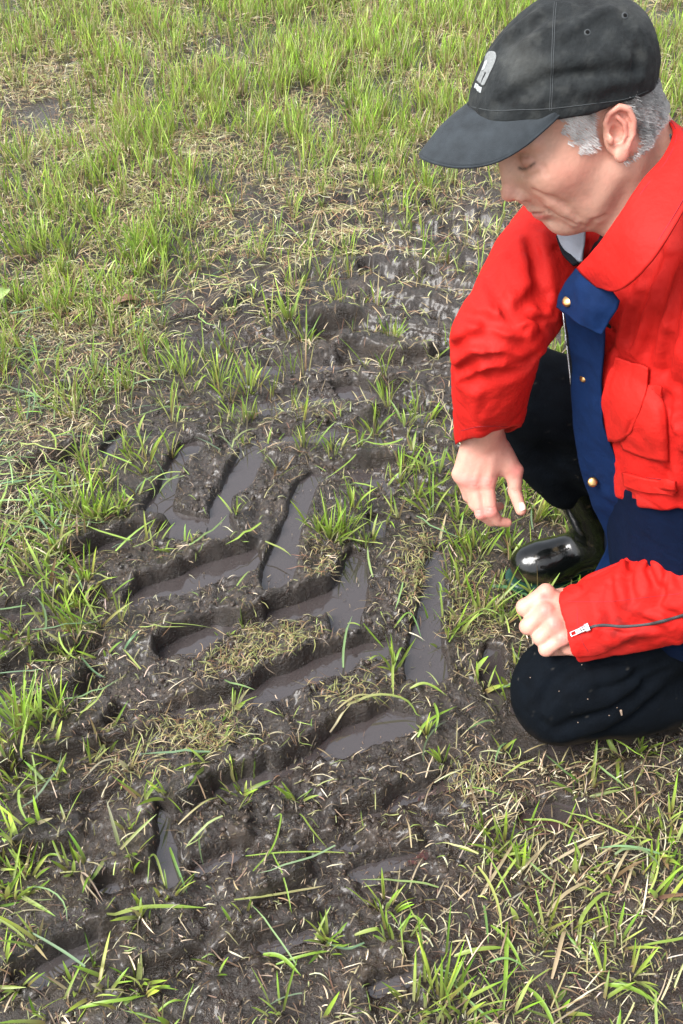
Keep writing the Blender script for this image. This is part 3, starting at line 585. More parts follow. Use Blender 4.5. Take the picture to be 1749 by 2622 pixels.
# loose crumbs of peat thrown up by the tyre
def crumbs(n):
    bm_ = bpy.data.meshes.new('t'); import bmesh; b_ = bmesh.new(); bmesh.ops.create_icosphere(b_, subdivisions=2, radius=1); b_.to_mesh(bm_); b_.free()
    U = np.array([v.co[:] for v in bm_.vertices]); Fi = np.array([p.vertices[:] for p in bm_.polygons]); bpy.data.meshes.remove(bm_)
    x = rng.uniform(-.85, .75, n*3); y = rng.uniform(.5, 2.2, n*3); k = (plook(x, y) > .004) & keepout(x, y) & (rng.random(n*3) < np.clip(.45+1.2*noise2(x, y, 9), 0, 1)*np.clip(1.2-dens(GM, x, y)/7, .1, 1)); x, y = x[k][:n], y[k][:n]; N = len(x)
    r = .0018+.0055*rng.random(N)**2.6; S = rng.uniform(.6, 1.25, (N, 3))*r[:, None]; S[:, 2] *= .75; a = rng.uniform(0, 6.28, N); ca, sa = np.cos(a)[:, None], np.sin(a)[:, None]
    V = U[None]*S[:, None]; V = V*(1+.38*noise3((U[None]*1.4+rng.uniform(0, 40, (N, 1, 3))).reshape(-1, 3), 1.3).reshape(N, -1, 1)); X = V[..., 0]*ca-V[..., 1]*sa; Y = V[..., 0]*sa+V[..., 1]*ca
    z = hlook(x, y)+r*.25; V = np.stack([X+x[:, None], Y+y[:, None], V[..., 2]+z[:, None]], -1); F = (np.arange(N)*len(U))[:, None, None]+Fi[None]
    c = np.array([.026, .017, .011])*rng.uniform(.6, 2.6, (N, 1)); return V.reshape(-1, 3), F.reshape(-1, 3), np.repeat(c, len(U), 0)
v, f, c = crumbs(5500); cr_ = mesh_np('mud_crumbs', v, f, m_mud, cols=c); tag(cr_, 'small dark crumbs of peat scattered over the tyre track', 'mud crumbs', kind='stuff')
print('grass', len(gr.data.polygons), len(st.data.polygons), round(time.time()-T0, 1))
# ------------------------------------------------------------------ the crouching man
# head frame: forward, left, up
HR = np.array([[-0.81644116, 0.12818918, -0.56301987], [-0.18034821, -0.98287847, 0.03774168], [-0.54854203, 0.13235348, 0.82558113]])
HC = np.array([.28972573, 1.19581199, .99850561])
def Hd(f, l, u): return HC+HR@np.array([f, l, u], float)
def tohead(P): return (P-HC)@HR
def hell(m, c, r, k=.01, op='u', R=None): m.ell(Hd(*c), r, HR if R is None else HR@R, k, op)
def hch(m, pts, rs, k=.008, op='u'): m.chain([Hd(*p) for p in pts], rs, k, op)
def Ry(deg):   # tilt in the forward/up plane
    a = math.radians(deg); return np.array([[math.cos(a), 0, math.sin(a)], [0, 1, 0], [-math.sin(a), 0, math.cos(a)]])
def Rz(deg):
    a = math.radians(deg); return np.array([[math.cos(a), -math.sin(a), 0], [math.sin(a), math.cos(a), 0], [0, 0, 1]])
NECK = v3(.425, 1.215, .865)
body = SDF()
# skull and face
hell(body, (-.010, 0, .045), (.088, .074, .084), .01)
hell(body, (.040, 0, .020), (.056, .062, .065), .02)
hell(body, (.030, 0, -.030), (.062, .057, .070), .03)
hell(body, (.069, 0, -.052), (.026, .030, .031), .022)                       # muzzle
hch(body, [(.0, .052, -.050), (.042, .040, -.080), (.067, .010, -.093)], [.014, .013, .012], .03); hch(body, [(.0, -.052, -.050), (.042, -.040, -.080), (.067, -.010, -.093)], [.014, .013, .013], .03)
hell(body, (.060, 0, -.015), (.036, .040, .045), .02); hell(body, (.088, 0, .000), (.022, .0125, .034), .014)
hell(body, (.045, .034, -.030), (.032, .020, .040), .02); hell(body, (.045, -.034, -.030), (.032, .020, .040), .02)
hell(body, (.0755, 0, -.087), (.0125, .018, .0125), .016)                        # chin
for sd in (1, -1):
    hell(body, (.058, .045*sd, -.006), (.026, .017, .018), .035)              # cheekbone
    hch(body, [(.092, .010*sd, .040), (.085, .034*sd, .045), (.067, .053*sd, .039)], [.0075, .008, .007], .012)   # brow
    hell(body, (.0955, .030*sd, .021), (.010, .0150, .0085), .016, 's')         # socket
    hell(body, (.0700, .0350*sd, .0195), (.0185, .0200, .0128), .002)           # lidded eye
    if sd < 0: hch(body, [(.0875, .0215*sd, .0125), (.0890, .030*sd, .0105), (.0860, .041*sd, .0115), (.0770, .0510*sd, .0165)], [.0010]*4, .0025, 's')
    if sd < 0: hch(body, [(.0880, .022*sd, .0290), (.0865, .034*sd, .0325), (.0770, .049*sd, .0280)], [.0012]*3, .005, 's')   # lid crease
    if sd < 0: hch(body, [(.087, .021*sd, .007), (.083, .034*sd, .003), (.074, .045*sd, .008)], [.0009]*3, .004, 's')       # bag under the eye
    for j in range(3): hch(body, [(.067, .0510*sd, .020-j*.004), (.058, .0575*sd, .024-j*.008)], [.0006]*2, .002, 's')
    if sd < 0: hch(body, [(.1000, .0180*sd, -.020), (.0910, .0300*sd, -.036), (.0790, .0400*sd, -.056), (.066, .0440*sd, -.074)], [.0016, .0022, .0022, .001], .009, 's')   # smile fold
    if sd < 0: hch(body, [(.0850, .0290*sd, -.057), (.080, .0330*sd, -.066), (.072, .0340*sd, -.082)], [.0013]*3, .007, 's')
    if sd < 0: hell(body, (.076, .033*sd, -.048), (.012, .010, .018), .012)              # fold of the cheek
    hell(body, (.1000, .0150*sd, -.0245), (.0120, .0065, .0080), .006)         # wing of the nose
    hell(body, (.1040, .0070*sd, -.0330), (.0055, .0033, .003), .002, 's')     # nostril
hch(body, [(.090, 0, .034), (.099, 0, .012), (.109, 0, -.010)], [.0072, .0075, .0088], .010)
hell(body, (.1135, 0, -.0185), (.0110, .0105, .0092), .009)
hch(body, [(.105, 0, -.034), (.100, 0, -.046)], [.004, .005], .010)
hch(body, [(.0985, 0, -.0515), (.0945, .014, -.0525), (.0860, .0265, -.0560)], [.0046, .0042, .0022], .006); hch(body, [(.0985, 0, -.0515), (.0945, -.014, -.0525), (.0860, -.0265, -.0560)], [.0046, .0042, .0022], .006)
hch(body, [(.0965, 0, -.0610), (.0925, .012, -.0610), (.0860, .0240, -.0575)], [.0052, .0046, .0022], .006); hch(body, [(.0965, 0, -.0610), (.0925, -.012, -.0610), (.0860, -.0240, -.0575)], [.0052, .0046, .0022], .006)
hch(body, [(.1030, 0, -.0563), (.0985, .013, -.0563), (.0865, .0285, -.0570)], [.0006]*3, .0028, 's'); hch(body, [(.1030, 0, -.0563), (.0985, -.013, -.0563), (.0865, -.0285, -.0570)], [.0006]*3, .0028, 's')
hch(body, [(.088, .012, -.0725), (.090, 0, -.0735), (.088, -.012, -.0725)], [.0022]*3, .010, 's')
hch(body, [(.087, 0, -.069), (.081, 0, -.082)], [.0085, .010], .014)
# near ear and far ear
ET = Ry(-20)
for sd in (1, -1):
    def E(x, y, z): q = ET@np.array([x, 0, z]); return (-.015+q[0], (.0745+y)*sd, .000+q[2])
    hell(body, E(-.002, -.001, -.001), (.0180, .0080, .0300), .004, R=ET)
    hell(body, E(.000, .0080, .004), (.0125, .0060, .0215), .003, 's', R=ET)
    hch(body, [E(.010, .002, .002), E(.014, .003, .013), E(.009, .005, .0235), E(-.003, .007, .028), E(-.013, .008, .0225), E(-.0175, .008, .009), E(-.0160, .007, -.006), E(-.009, .006, -.018)], [.0022, .0030, .0036, .0040, .0040, .0036, .0032, .003], .004)
    hch(body, [E(.000, .0055, .018), E(-.0070, .0065, .008), E(-.0080, .0060, -.004), E(-.002, .0055, -.0135), E(.004, .005, -.012)], [.0026, .0028, .0028, .0028, .0025], .003)
    hell(body, E(.0095, .006, -.005), (.0042, .0045, .0065), .003, R=ET)      # tragus
    hell(body, E(-.001, .006, -.0255), (.0085, .0045, .0095), .005, R=ET)     # lobe
    hell(body, E(.003, .003, -.002), (.0065, .006, .009), .003, 's', R=ET)
# neck
body.cap(Hd(-.035, 0, -.015), NECK, .052, .064, .03)
hch(body, [(.034, .008, -.086), (.018, .022, -.122)], [.020, .027], .03)        # soft throat
hch(body, [(-.030, .058, -.035), (.0, .040, -.10), (.010, .02, -.14)], [.012, .013, .011], .02)
# trunk, legs and arms under the clothes
SHR, SHL = v3(.375, 1.40, .80), v3(.50, 1.03, .775)
body.chain([NECK, v3(.47, 1.22, .72), v3(.62, 1.22, .45), v3(.76, 1.21, .32)], [.07, .115, .11, .12], .03)
body.chain([SHR+v3(.03, -.02, -.02), v3(.455, 1.22, .80), SHL+v3(.02, .03, -.03)], [.055, .07, .055], .03)
ELR, WRR = W(1272, 868, 1.375), W(1246, 1118, 1.540)
ELL, WRL = W(1862, 1470, 1.50), W(1478, 1598, 1.60)
body.chain([SHR, ELR, WRR], [.048, .036, .024], .02); body.chain([SHL, ELL, WRL], [.048, .036, .024], .02)
KNR, ANR = v3(.305, 1.415, .465), v3(.500, 1.425, .095); KNL, ANL = v3(.375, 1.05, .100), v3(.80, 1.13, .085)
body.chain([v3(.76, 1.30, .31), KNR, ANR+v3(.025, 0, 0), v3(.40, 1.42, .045)], [.075, .045, .030, .022], .02)
body.chain([v3(.76, 1.17, .32), v3(.57, 1.12, .21), KNL, ANL, v3(.88, 1.14, .04)], [.075, .06, .052, .036, .03], .02)
# right hand, hanging with the back towards the viewer
def Wr(px, py, d): return W(px, py, d+.078)
def hand_r(m):
    K = [(Wr(1176, 1214, 1.502), Wr(1198, 1272, 1.516), Wr(1216, 1300, 1.530), Wr(1232, 1312, 1.545)),
         (Wr(1193, 1226, 1.497), Wr(1214, 1292, 1.508), Wr(1240, 1312, 1.530), Wr(1280, 1296, 1.545)),
         (Wr(1214, 1233, 1.494), Wr(1231, 1316, 1.502), Wr(1256, 1335, 1.520), Wr(1290, 1336, 1.530)),
         (Wr(1249, 1232, 1.490), Wr(1257, 1309, 1.497), Wr(1274, 1334, 1.512), Wr(1299, 1338, 1.520))]
    R_ = [(.0086, .0076, .0070, .0064), (.0093, .0083, .0076, .0070), (.0100, .0090, .0082, .0076), (.0106, .0098, .0086, .0074)]
    wr = [Wr(1208, 1128, 1.474), Wr(1224, 1126, 1.470), Wr(1246, 1124, 1.468), Wr(1268, 1124, 1.468)]
    for (a, b, c, d), r, w_ in zip(K, R_, wr):
        m.chain([w_, a], [.0155, .0115], .012)
        m.chain([a, b], [r[0], r[1]], .006); m.chain([b, c, d], [r[1], r[2], r[3]], .0035)
        m.ell(a-FW*.0035, (.0085, .0085, .0075), None, .008)
        m.cap(w_-FW*.0135, a-FW*.0100, .0017, .0022, .006)                    # tendons
    m.chain([Wr(1280, 1150, 1.482), Wr(1318, 1204, 1.490), Wr(1318, 1258, 1.496), Wr(1334, 1306, 1.494)], [.018, .0125, .0108, .0088], .010)
    m.ell(Wr(1323, 1205, 1.487), (.010, .010, .010), None, .006); m.cap(Wr(1255, 1170, 1.487), Wr(1290, 1200, 1.492), .014, .009, .02)
    for i in range(3): m.cap(Wr(1308, 1254+i*6, 1.4865), Wr(1330, 1247+i*6, 1.4855), .0006, .0006, .0018, 's')
hand_r(body)
TH_NAIL = (Wr(1337, 1297, 1.4848), Wr(1334, 1306, 1.494), Wr(1318, 1258, 1.496))
# left hand, a loose fist on the knee
def hand_l(m):
    K = [(W(1398, 1516, 1.598), W(1345, 1556, 1.607), W(1352, 1562, 1.640)), (W(1397, 1564, 1.586), W(1352, 1604, 1.598), W(1362, 1608, 1.632)),
         (W(1420, 1600, 1.581), W(1383, 1633, 1.592), W(1392, 1636, 1.625)), (W(1444, 1632, 1.580), W(1398, 1662, 1.590), W(1405, 1664, 1.618))]
    for i, ((a, b, c), r) in enumerate(zip(K, [(.0132, .0140), (.0128, .0132), (.0122, .0122), (.0112, .0112)])):
        m.chain([WRL+(UP*(.012-i*.008)), a], [.017, .0125], .014); m.chain([a, b], [r[0], r[1]], .005); m.chain([b, c, c+RT*.03], [r[1], .010, .009], .005)
        m.ell(a-FW*.004, (.009, .009, .008), None, .008)
    m.chain([W(1440, 1530, 1.615), W(1400, 1530, 1.625), W(1368, 1560, 1.640)], [.016, .012, .010], .01)
    m.cap(W(1470, 1655, 1.600), W(1455, 1655, 1.600), .016, .014, .012)
hand_l(body)
for x, y in ((1257, 1305), (1230, 1311), (1249, 1240), (1214, 1241)):
    for j in (-3, 2):
        P, ok = body.hit([(x-12, y+j*1.4), (x, y+j*1.8), (x+12, y+j*1.2)]); body.chain(list(P), .0005, .0022, 's')
for x, y in ((1398, 1522), (1400, 1568), (1424, 1602), (1446, 1636)):
    for j in (-2, 2):
        P, ok = body.hit([(x+j*1.5, y-10), (x+j*2, y), (x+j*1.5, y+10)]); body.chain(list(P), .0005, .0022, 's')
def bcarve(px, r, k, op='s', off=0.):
    P, ok = body.hit(px); g_ = body.grad(P); body.chain(list(P+g_*off), r, k, op)
bcarve([(1370, 490), (1407, 506), (1444, 524), (1473, 551), (1491, 579)], [.0012, .0018, .0020, .0018, .0008], .008)
bcarve([(1411, 523), (1442, 543), (1470, 566)], [.003, .0045, .003], .014, 'u', -.0022)
bcarve([(1405, 537), (1423, 550), (1448, 564), (1473, 577)], [.0014, .0016, .0014, .0006], .006)
bcarve([(1366, 547), (1384, 544), (1402, 539)], [.0005, .0006, .0005], .003)
bcarve([(1329, 431), (1339, 434), (1349, 432), (1359, 426), (1369, 418)], [.0008, .0010, .0011, .0010, .0006], .0028)
LASH, _ = body.hit([(1330, 430), (1339, 433), (1349, 431), (1359, 425), (1368, 418)])
bcarve([(1314, 401), (1337, 397), (1357, 401), (1372, 412)], [.0006, .0009, .0009, .0005], .0035)
bcarve([(1338, 449), (1358, 452), (1378, 443)], [.0005, .0009, .0005], .006); bcarve([(1388, 424), (1396, 434), (1400, 448)], [.0004, .0008, .0004], .005)
bcarve([(1507, 585), (1520, 566), (1545, 556)], [.001, .0016, .001], .008)
body.disp(lambda P: .00015*noise3(P, 260)+.0004*noise3(P, 80))
V, F = body.mesh(.0021)
print('body', len(V), round(time.time()-T0, 1))
def skincol(V):
    h = tohead(V); f, l, u = h.T; al = np.abs(l)
    g_ = lambda c, r: np.exp(-(((f-c[0])/r[0])**2+((al-c[1])/r[1])**2+((u-c[2])/r[2])**2))
    base = np.tile(np.array([.58, .335, .25]), (len(V), 1))
    red = .55*g_((.118, 0, -.02), (.018, .02, .02))+.45*g_((.055, .055, -.008), (.035, .03, .025))+.9*g_((-.02, .085, .008), (.022, .018, .034))+.25*g_((0, .06, -.06), (.05, .04, .05))
    red += .25*g_((.0, .05, -.12), (.05, .05, .04))
    lip = sstep(.0, .8, g_((.097, 0, -.0605), (.02, .021, .0062))*1.3)
    tan = .5*g_((.03, .07, .03), (.05, .03, .05))+.4*g_((.05, .05, -.06), (.05, .03, .03))
    stub = .6*g_((.08, 0, -.075), (.045, .05, .035))+.4*g_((.03, .055, -.06), (.04, .02, .03))+.3*g_((.1, .0, -.045), (.02, .03, .012))
    r_ = (red+.12*fbm(V, 60, 3))[:, None]; base = base*(1-np.clip(r_, 0, 1)*np.array([.03, .34, .32]))
    base = base*(1-tan[:, None]*np.array([.05, .12, .20])); base = base*(1-stub[:, None]*np.array([.26, .20, .14])*(1+.5*noise3(V, 700)[:, None]))
    base = base*(1-lip[:, None])+np.array([.50, .20, .17])*lip[:, None]
    def pl(pts, r):
        d = np.full(len(V), 9.)
        ha = np.stack([f, al, u], 1)
        for a, b in zip(pts[:-1], pts[1:]):
            a = np.array(a); e = np.array(b)-a; t = np.clip(((ha-a)@e)/(e@e), 0, 1); d = np.minimum(d, np.sqrt(((ha-a-t[:, None]*e)**2).sum(1)))
        return np.exp(-(d/r)**2)[:, None]
    dl = np.min([np.sqrt(((V-(LASH[i]*(1-t)+LASH[i+1]*t))**2).sum(1)) for i in range(4) for t in np.linspace(0, 1, 6)], 0); base = base*(1-.85*np.exp(-(dl/.0019)**2))[:, None]
    q_, _ok = body.hit([(1366, 547), (1386, 543), (1407, 537)]); dl = np.min([np.sqrt(((V-(q_[i]*(1-t)+q_[i+1]*t))**2).sum(1)) for i in (0, 1) for t in np.linspace(0, 1, 8)], 0); base = base*(1-.5*np.exp(-(dl/.0014)**2))[:, None]
    base = base*(1-.30*pl([(.103, .0, -.0563), (.0985, .013, -.0563), (.0865, .0285, -.0570)], .0013))
    lidr = g_((.083, .034, .020), (.02, .018, .009))[:, None]; base = base*(1-.30*lidr*np.array([.5, 1, .9]))
    brow = g_((.088, .030, .051), (.025, .018, .0045))[:, None]; base = base*(1-.30*brow*(1+.5*noise3(V, 500)[:, None]))
    # knuckles
    hand_ = sstep(.80, .70, V[:, 2])[:, None]; base = base*(1-hand_*np.array([.10, .22, .20]))
    for p in [Wr(1249, 1232, 1.48), Wr(1214, 1233, 1.485), Wr(1190, 1228, 1.49), Wr(1257, 1309, 1.49), Wr(1231, 1316, 1.495), W(1396, 1530, 1.585), W(1396, 1564, 1.575), W(1421, 1598, 1.57), W(1442, 1636, 1.57), Wr(1322, 1205, 1.48)]:
        q = np.exp(-((V-p)**2).sum(1)/.011**2)[:, None]; base = base*(1-q*np.array([.0, .34, .28]))
    vn = fbm(V+1, 45, 3)[:, None]; base = base*(1-np.clip(vn, 0, 1)*np.array([.01, .14, .12]))*(1+.08*fbm(V, 90, 3)[:, None])*(1+.07*noise3(V, 420)[:, None])
    return np.clip(base, .02, .95)
m_skin = newmat('skin', colattr=True, rough=.48, spec=.4, sss=.12, bump=[(1600, .00012), (500, .00016)])
person = mesh_np('person', V, F, m_skin, cols=skincol(V))
tag(person, 'man crouching on one knee in red jacket, black cap and rubber boots', 'person')
# thumb nail
def nail(c, tip, basep, w_, l_):
    ax = (tip-basep)/np.linalg.norm(tip-basep); n = -FW; n = n-ax*(n@ax); n /= np.linalg.norm(n); s_ = np.cross(ax, n); g_ = []
    for i in np.linspace(-1, 1, 7): g_.append([c+ax*(i*l_*.5)+s_*(j*w_*.5*(1-.35*max(i, 0)**3-.2*max(-i, 0)**3))-n*(.0018*j*j) for j in np.linspace(-1, 1, 7)])
    return np.array(g_)
m_nail = newmat('nail', (.72, .50, .42), .25, .5)
# ---- hair
h_ = SDF(); CR0 = np.stack([[.8517, 0, .5240], [0, 1, 0.], [-.5240, 0, .8517]], 1); CB0 = np.array([.010, 0, .046])
hell(h_, (-.011, 0, .045), (.0915, .0790, .0870), .01)
h_.cap(Hd(-.046, 0, .02), Hd(-.054, 0, -.035), .048, .041, .02)
h_.plane(Hd(-.010, 0, .0), HR@np.array([.93, 0, -.36]), .006)   # keep behind the temples
h_.disp(lambda P: .0012*noise3(P*np.array([1, 1, 1]), 420)+.0012*noise3(P, 150))
V, F = h_.mesh(.0022)
hl = tohead(V); Fc = hl[F].mean(1)
# hairline: sideburn before the ear, cut round the ear, tapering on the nape
al = np.abs(Fc[:, 1])
earc = ((Fc[:, 0]+.017)/.027)**2+((Fc[:, 2]-.004)/.040)**2 < 1
low = Fc[:, 2] < (-.052+.55*np.clip(-.03-Fc[:, 0], -.1, 0))*0-.030-.25*np.clip(-.04-Fc[:, 0], 0, .1)
up_ = ((hl-CB0)@CR0)[F].mean(1)[:, 2] > .012
F = F[~(earc & (al > .05)) & ~low & ~up_]
us, inv = np.unique(F, return_inverse=True); V = V[us]; F = inv.reshape(-1, 4); hl = hl[us]
nz = fbm(V*np.array([1, 1, .35]), 260, 2)[:, None]
hc = np.array([.25, .235, .22])*(1+.35*nz); hc = hc+(np.array([.50, .49, .47])-hc)*(sstep(-.01, .03, hl[:, 0])*.7)[:, None]
m_hair = newmat('grey_hair', colattr=True, rough=.6, spec=.25)
hair = mesh_np('hair', V, F, m_hair, person, cols=np.clip(hc, .03, .8)); hair['label'] = 'close cropped grey hair'
# individual short hairs over it: temple, above the ear and nape
def hairs(n):
    P = []; D = []
    pts = rng.uniform([-.105, .045, -.050], [.045, .088, .062], (n*3, 3))
    wpt = HC+pts@HR.T
    d = body.ev(wpt); g_ = body.grad(wpt); wpt = wpt-g_*d[:, None]; g_ = body.grad(wpt); hp = tohead(wpt)
    ear = ((hp[:, 0]+.015)/.022)**2+((hp[:, 2]-.002)/.038)**2 < 1
    front = hp[:, 0] < (.036-.30*np.abs(hp[:, 2]-.028)+.004*np.sin(hp[:, 2]*400)); lowc = hp[:, 2] > np.where(hp[:, 0] > -.005, -.004, -.040-.10*np.clip(-.04-hp[:, 0], 0, .1)+0)
    ok = (np.abs(d) < .03) & ~ear & front & lowc & (hp[:, 1] > .02)
    wpt, g_, hp = wpt[ok][:n], g_[ok][:n], hp[ok][:n]
    N = len(wpt); dirn = HR@np.array([-.45, 0, -.9]); L = rng.uniform(.004, .009, N)[:, None]*np.clip(.6+6*(hp[:, 2:3]+.04), .35, 1)
    dd = dirn+rng.normal(0, .16, (N, 3))+g_*.10; dd /= np.linalg.norm(dd, axis=1)[:, None]
    s_ = np.cross(dd, g_); s_ /= np.linalg.norm(s_, axis=1)[:, None]+1e-9; w_ = .00026
    a = wpt+g_*.0003; b = wpt+dd*L*.6+g_*.0016; c = wpt+dd*L+g_*.0012
    V = np.stack([a-s_*w_, a+s_*w_, b-s_*w_*.9, b+s_*w_*.9, c-s_*w_*.3, c+s_*w_*.3], 1).reshape(-1, 3)
    k = (np.arange(N)*6)[:, None]; F = np.concatenate([k+np.array([0, 1, 3, 2]), k+np.array([2, 3, 5, 4])])
    tone = np.where(hp[:, 0] > -.01, .55, .32)*rng.uniform(.75, 1.15, N)*(1+.5*noise3(wpt, 90)); cc = np.repeat(tone[:, None]*np.array([1, .97, .94]), 6, 0)
    return V, F, np.clip(cc, .03, .8)
V, F, cc = hairs(9000); strands = mesh_np('hair_strands', V, F, m_hair, hair, cols=cc)
# ---- cap
pv = np.array([.8517, 0, .5240]); qv = np.array([-.5240, 0, .8517]); lv = np.array([0, 1, 0.]); CB = np.array([.010, 0, .046])
CR = np.stack([pv, lv, qv], 1)       # cap axes in the head frame
def Cp(a, l, b): return HC+HR@(CB+CR@np.array([a, l, b], float))
def tocap(P): return (tohead(P)-CB)@CR
WR = HR@CR
cs = SDF()
cs.ell(Cp(.001, 0, .0), (.109, .0895, .106), WR, .01)
cs.ell(Cp(-.056, 0, .040), (.048, .070, .058), WR, .03)
cs.plane(Cp(0, 0, -.0015), WR@np.array([-.114, 0, -1.]), .004); cs.plane(Cp(.0835, 0, .0570), WR@np.array([.82, 0, .57]), .03)
def fold(m, pts, r, k, op): m.chain([Cp(*p) for p in pts], r, k, op)
# slack creases on the side and seams
def capfold(px, r, k=.012, op='s', off=0):
    P, ok = cs.hit(px); g_ = cs.grad(P); cs.chain(list(P-g_*off if op == 'u' else P+g_*off), r, k, op)
capfold([(1275, 268), (1330, 240), (1395, 205), (1450, 188), (1520, 182)], [.002, .004, .005, .0035, .002], .016, 's', .0005)
capfold([(1420, 160), (1480, 158), (1550, 150), (1610, 150)], [.002, .004, .004, .002], .014, 'u', .001)
capfold([(1600, 60), (1632, 130), (1628, 205)], [.002, .004, .002], .014, 's', .001)
capfold([(1300, 110), (1350, 70), (1410, 30)], [.002, .004, .003], .016, 's', .001)
capfold([(1255, 140), (1300, 90), (1370, 40)], [.002, .004, .003], .014, 'u', .001)
capfold([(1440, 90), (1480, 60), (1560, 25)], [.003, .004, .003], .012, 'u', .001)
capfold([(1500, 230), (1570, 215), (1640, 205)], [.002, .003, .002], .012, 'u', .001)
cs.disp(lambda P: .0022*fbm(P, 26, 2)+.0006*noise3(P, 110))
V, F = cs.mesh(.0022)
c_ = tocap(V)
nz = fbm(V, 40, 3)[:, None]; fine = noise3(V, 380)[:, None]
cc = np.array([.013, .015, .016])*(1+.5*nz+.3*fine); wear = (sstep(.0, .6, fbm(V+3, 24, 4))+.5*sstep(.1, .5, fbm(V+8, 75, 3)))[:, None]; cc = cc+wear*np.array([.021, .021, .019])
m_cap = newmat('faded_cap_cloth', colattr=True, rough=.85, spec=.15, sheen=.04, bump=[(900, .0005), (200, .0009)])
cap = mesh_np('cap', V, F, m_cap, person, cols=np.clip(cc, .008, .5)); cap['label'] = 'faded black baseball cap'
def on(m, pix, off=.001):
    P, ok = m.hit(pix); return P+m.grad(P)*off
def stitch(name, m, pixlists, r, mat, parent, off=.0002):
    L_ = [on(m, cr(np.array(p, float), 24), off) for p in pixlists]; V, F = tube_mesh(L_, r, 5); return mesh_np(name, V, F, mat, parent)
m_thr = newmat('dark_thread', (.05, .055, .058), .8, .2)
m_blk = newmat('black_hole', (.006, .006, .006), .9, .1)
for q_ in ([(1407, 283), (1410, 220), (1413, 140), (1416, 60), (1420, 5)], [(1412, 283), (1415, 220), (1418, 140), (1421, 60), (1425, 6)], [(1200, 272), (1260, 283), (1330, 281), (1400, 279), (1500, 268), (1600, 254), (1660, 232)]): stitch('seam', cs, [q_], .00045, m_thr, cap)
def disc(name, m, px, py, r, th, mat, parent, off=.0, dome=.3, seg=20):
    P, ok = m.hit([(px, py)]); n = m.grad(P)[0]; p = P[0]+n*off; R = rotframe(n); rr = np.array([0, .45, .8, 1, 1.0]); zz = np.array([th*(1+dome), th*(1+dome*.8), th*(1+dome*.3), th*.6, -th*.5])
    a = np.arange(seg)/seg*2*math.pi; V = p+(R[:, 0]*zz[:, None, None])+rr[:, None, None]*r*(R[:, 1]*np.cos(a)[None, :, None]+R[:, 2]*np.sin(a)[None, :, None])
    return mesh_np(name, V.reshape(-1, 3), grid_faces(5, seg, 0, True), mat, parent)
for px, py in ((1504, 83), (1600, 40)):
    disc('eyelet', cs, px, py, .0038, .0006, m_thr, cap); disc('eyelet', cs, px, py, .0024, .0010, m_blk, cap)
# brim
inn = [(.104, 0, .100), (.097, .034, .092), (.070, .064, .079), (.040, .080, .066), (.028, .084, .062)]
out = [(.180, 0, .086), (.170, .032, .079), (.150, .054, .066), (.120, .072, .055), (.086, .082, .053), (.052, .086, .057), (.028, .0855, .061)]
def mir(l): return [(a, -b, c) for a, b, c in l[:0:-1]]+list(l)
ci = cr([Hd(*p) for p in mir(inn)], 41); co = cr([Hd(*p) for p in mir(out)], 41)
mid = (ci+co)/2+HR[:, 2]*.004
A = cr(np.stack([ci, mid, co]), 18)
# round the side corners of the peak
brim_c = np.tile(np.array([.040, .047, .052]), (18*41*2, 1)); brim_c = brim_c*(1+.3*rng.normal(0, .15, (len(brim_c), 1)))
m_brim = newmat('faded_brim_cloth', (.022, .027, .032), .8, .2, sheen=.05, mottle=(60, .75, 1.25), bump=[(900, .0004)])
brim = sheet('brim', A, .0036, m_brim, cap, raw=True)
V, F = tube_mesh([co], .0021, 8); mesh_np('brim_edge', V, F, m_brim, brim)
# emblem: a pale walking beast with two words below, worn past reading
_sp = [(x, y) for x in (1262, 1275, 1290, 1305) for y in (165, 190, 215, 240)]; _P, _ok = cs.hit(_sp); _c = tocap(_P)
_X = np.c_[np.array(_sp, float), np.ones(len(_sp))]; _Cf = np.linalg.lstsq(_X, _c[:, 1:], rcond=None)[0]
def decal(name, m, rows, off, mat, parent):     # the worn print follows the front panel of the cap
    g_ = np.array(rows, float); nr, nc = g_.shape[:2]; g2 = np.swapaxes(cr(np.swapaxes(cr(g_, nr*4), 0, 1), nc*4), 0, 1); lb = np.c_[g2.reshape(-1, 2), np.ones(nr*nc*16)]@_Cf
    P = np.array([Cp(.14, l, b) for l, b in lb]); dr = -WR@np.array([.82, 0, .57]); P = P-dr*0; dr = -WR[:, 0]; t = np.zeros(len(P))
    for _ in range(60): t = np.minimum(t+m.ev(P+t[:, None]*dr)*.8, .12)
    P = P+t[:, None]*dr; P = P+m.grad(P)*off; return sheet(name, P.reshape(nr*4, nc*4, 3), .0008, mat, parent, raw=True)
m_emb = newmat('emblem_thread', (.19, .20, .20), .9, .2, mottle=(500, .75, 1.15), bump=[(1500, .0004)]); m_emg = newmat('emblem_grey_thread', (.30, .32, .32), .8, .2, mottle=(400, .8, 1.2))
def Z6(x, y): return (1248-(1262-(1160+x/7.84))*1.3, 100+y/7.84)
def em(rows): return [[Z6(*p) for p in r] for r in rows]
decal('emblem', cs, em([[(650, 270), (700, 255), (760, 265), (800, 310)], [(560, 370), (650, 360), (770, 370), (845, 400)], [(490, 560), (600, 540), (740, 560), (850, 560)], [(455, 680), (560, 690), (680, 690), (825, 680)]]), .0008, m_emb, cap)
for r in ([[(450, 660), (490, 665), (535, 670)], [(425, 760), (465, 770), (505, 775)], [(405, 860), (440, 870), (480, 885)]], [[(545, 670), (600, 680), (650, 685)], [(520, 780), (580, 790), (635, 800)], [(490, 890), (560, 905), (630, 915)]], [[(700, 680), (760, 685), (822, 680)], [(690, 790), (740, 800), (798, 790)], [(650, 930), (700, 945), (750, 930)]]):
    decal('emblem', cs, em(r), .0008, m_emb, cap)
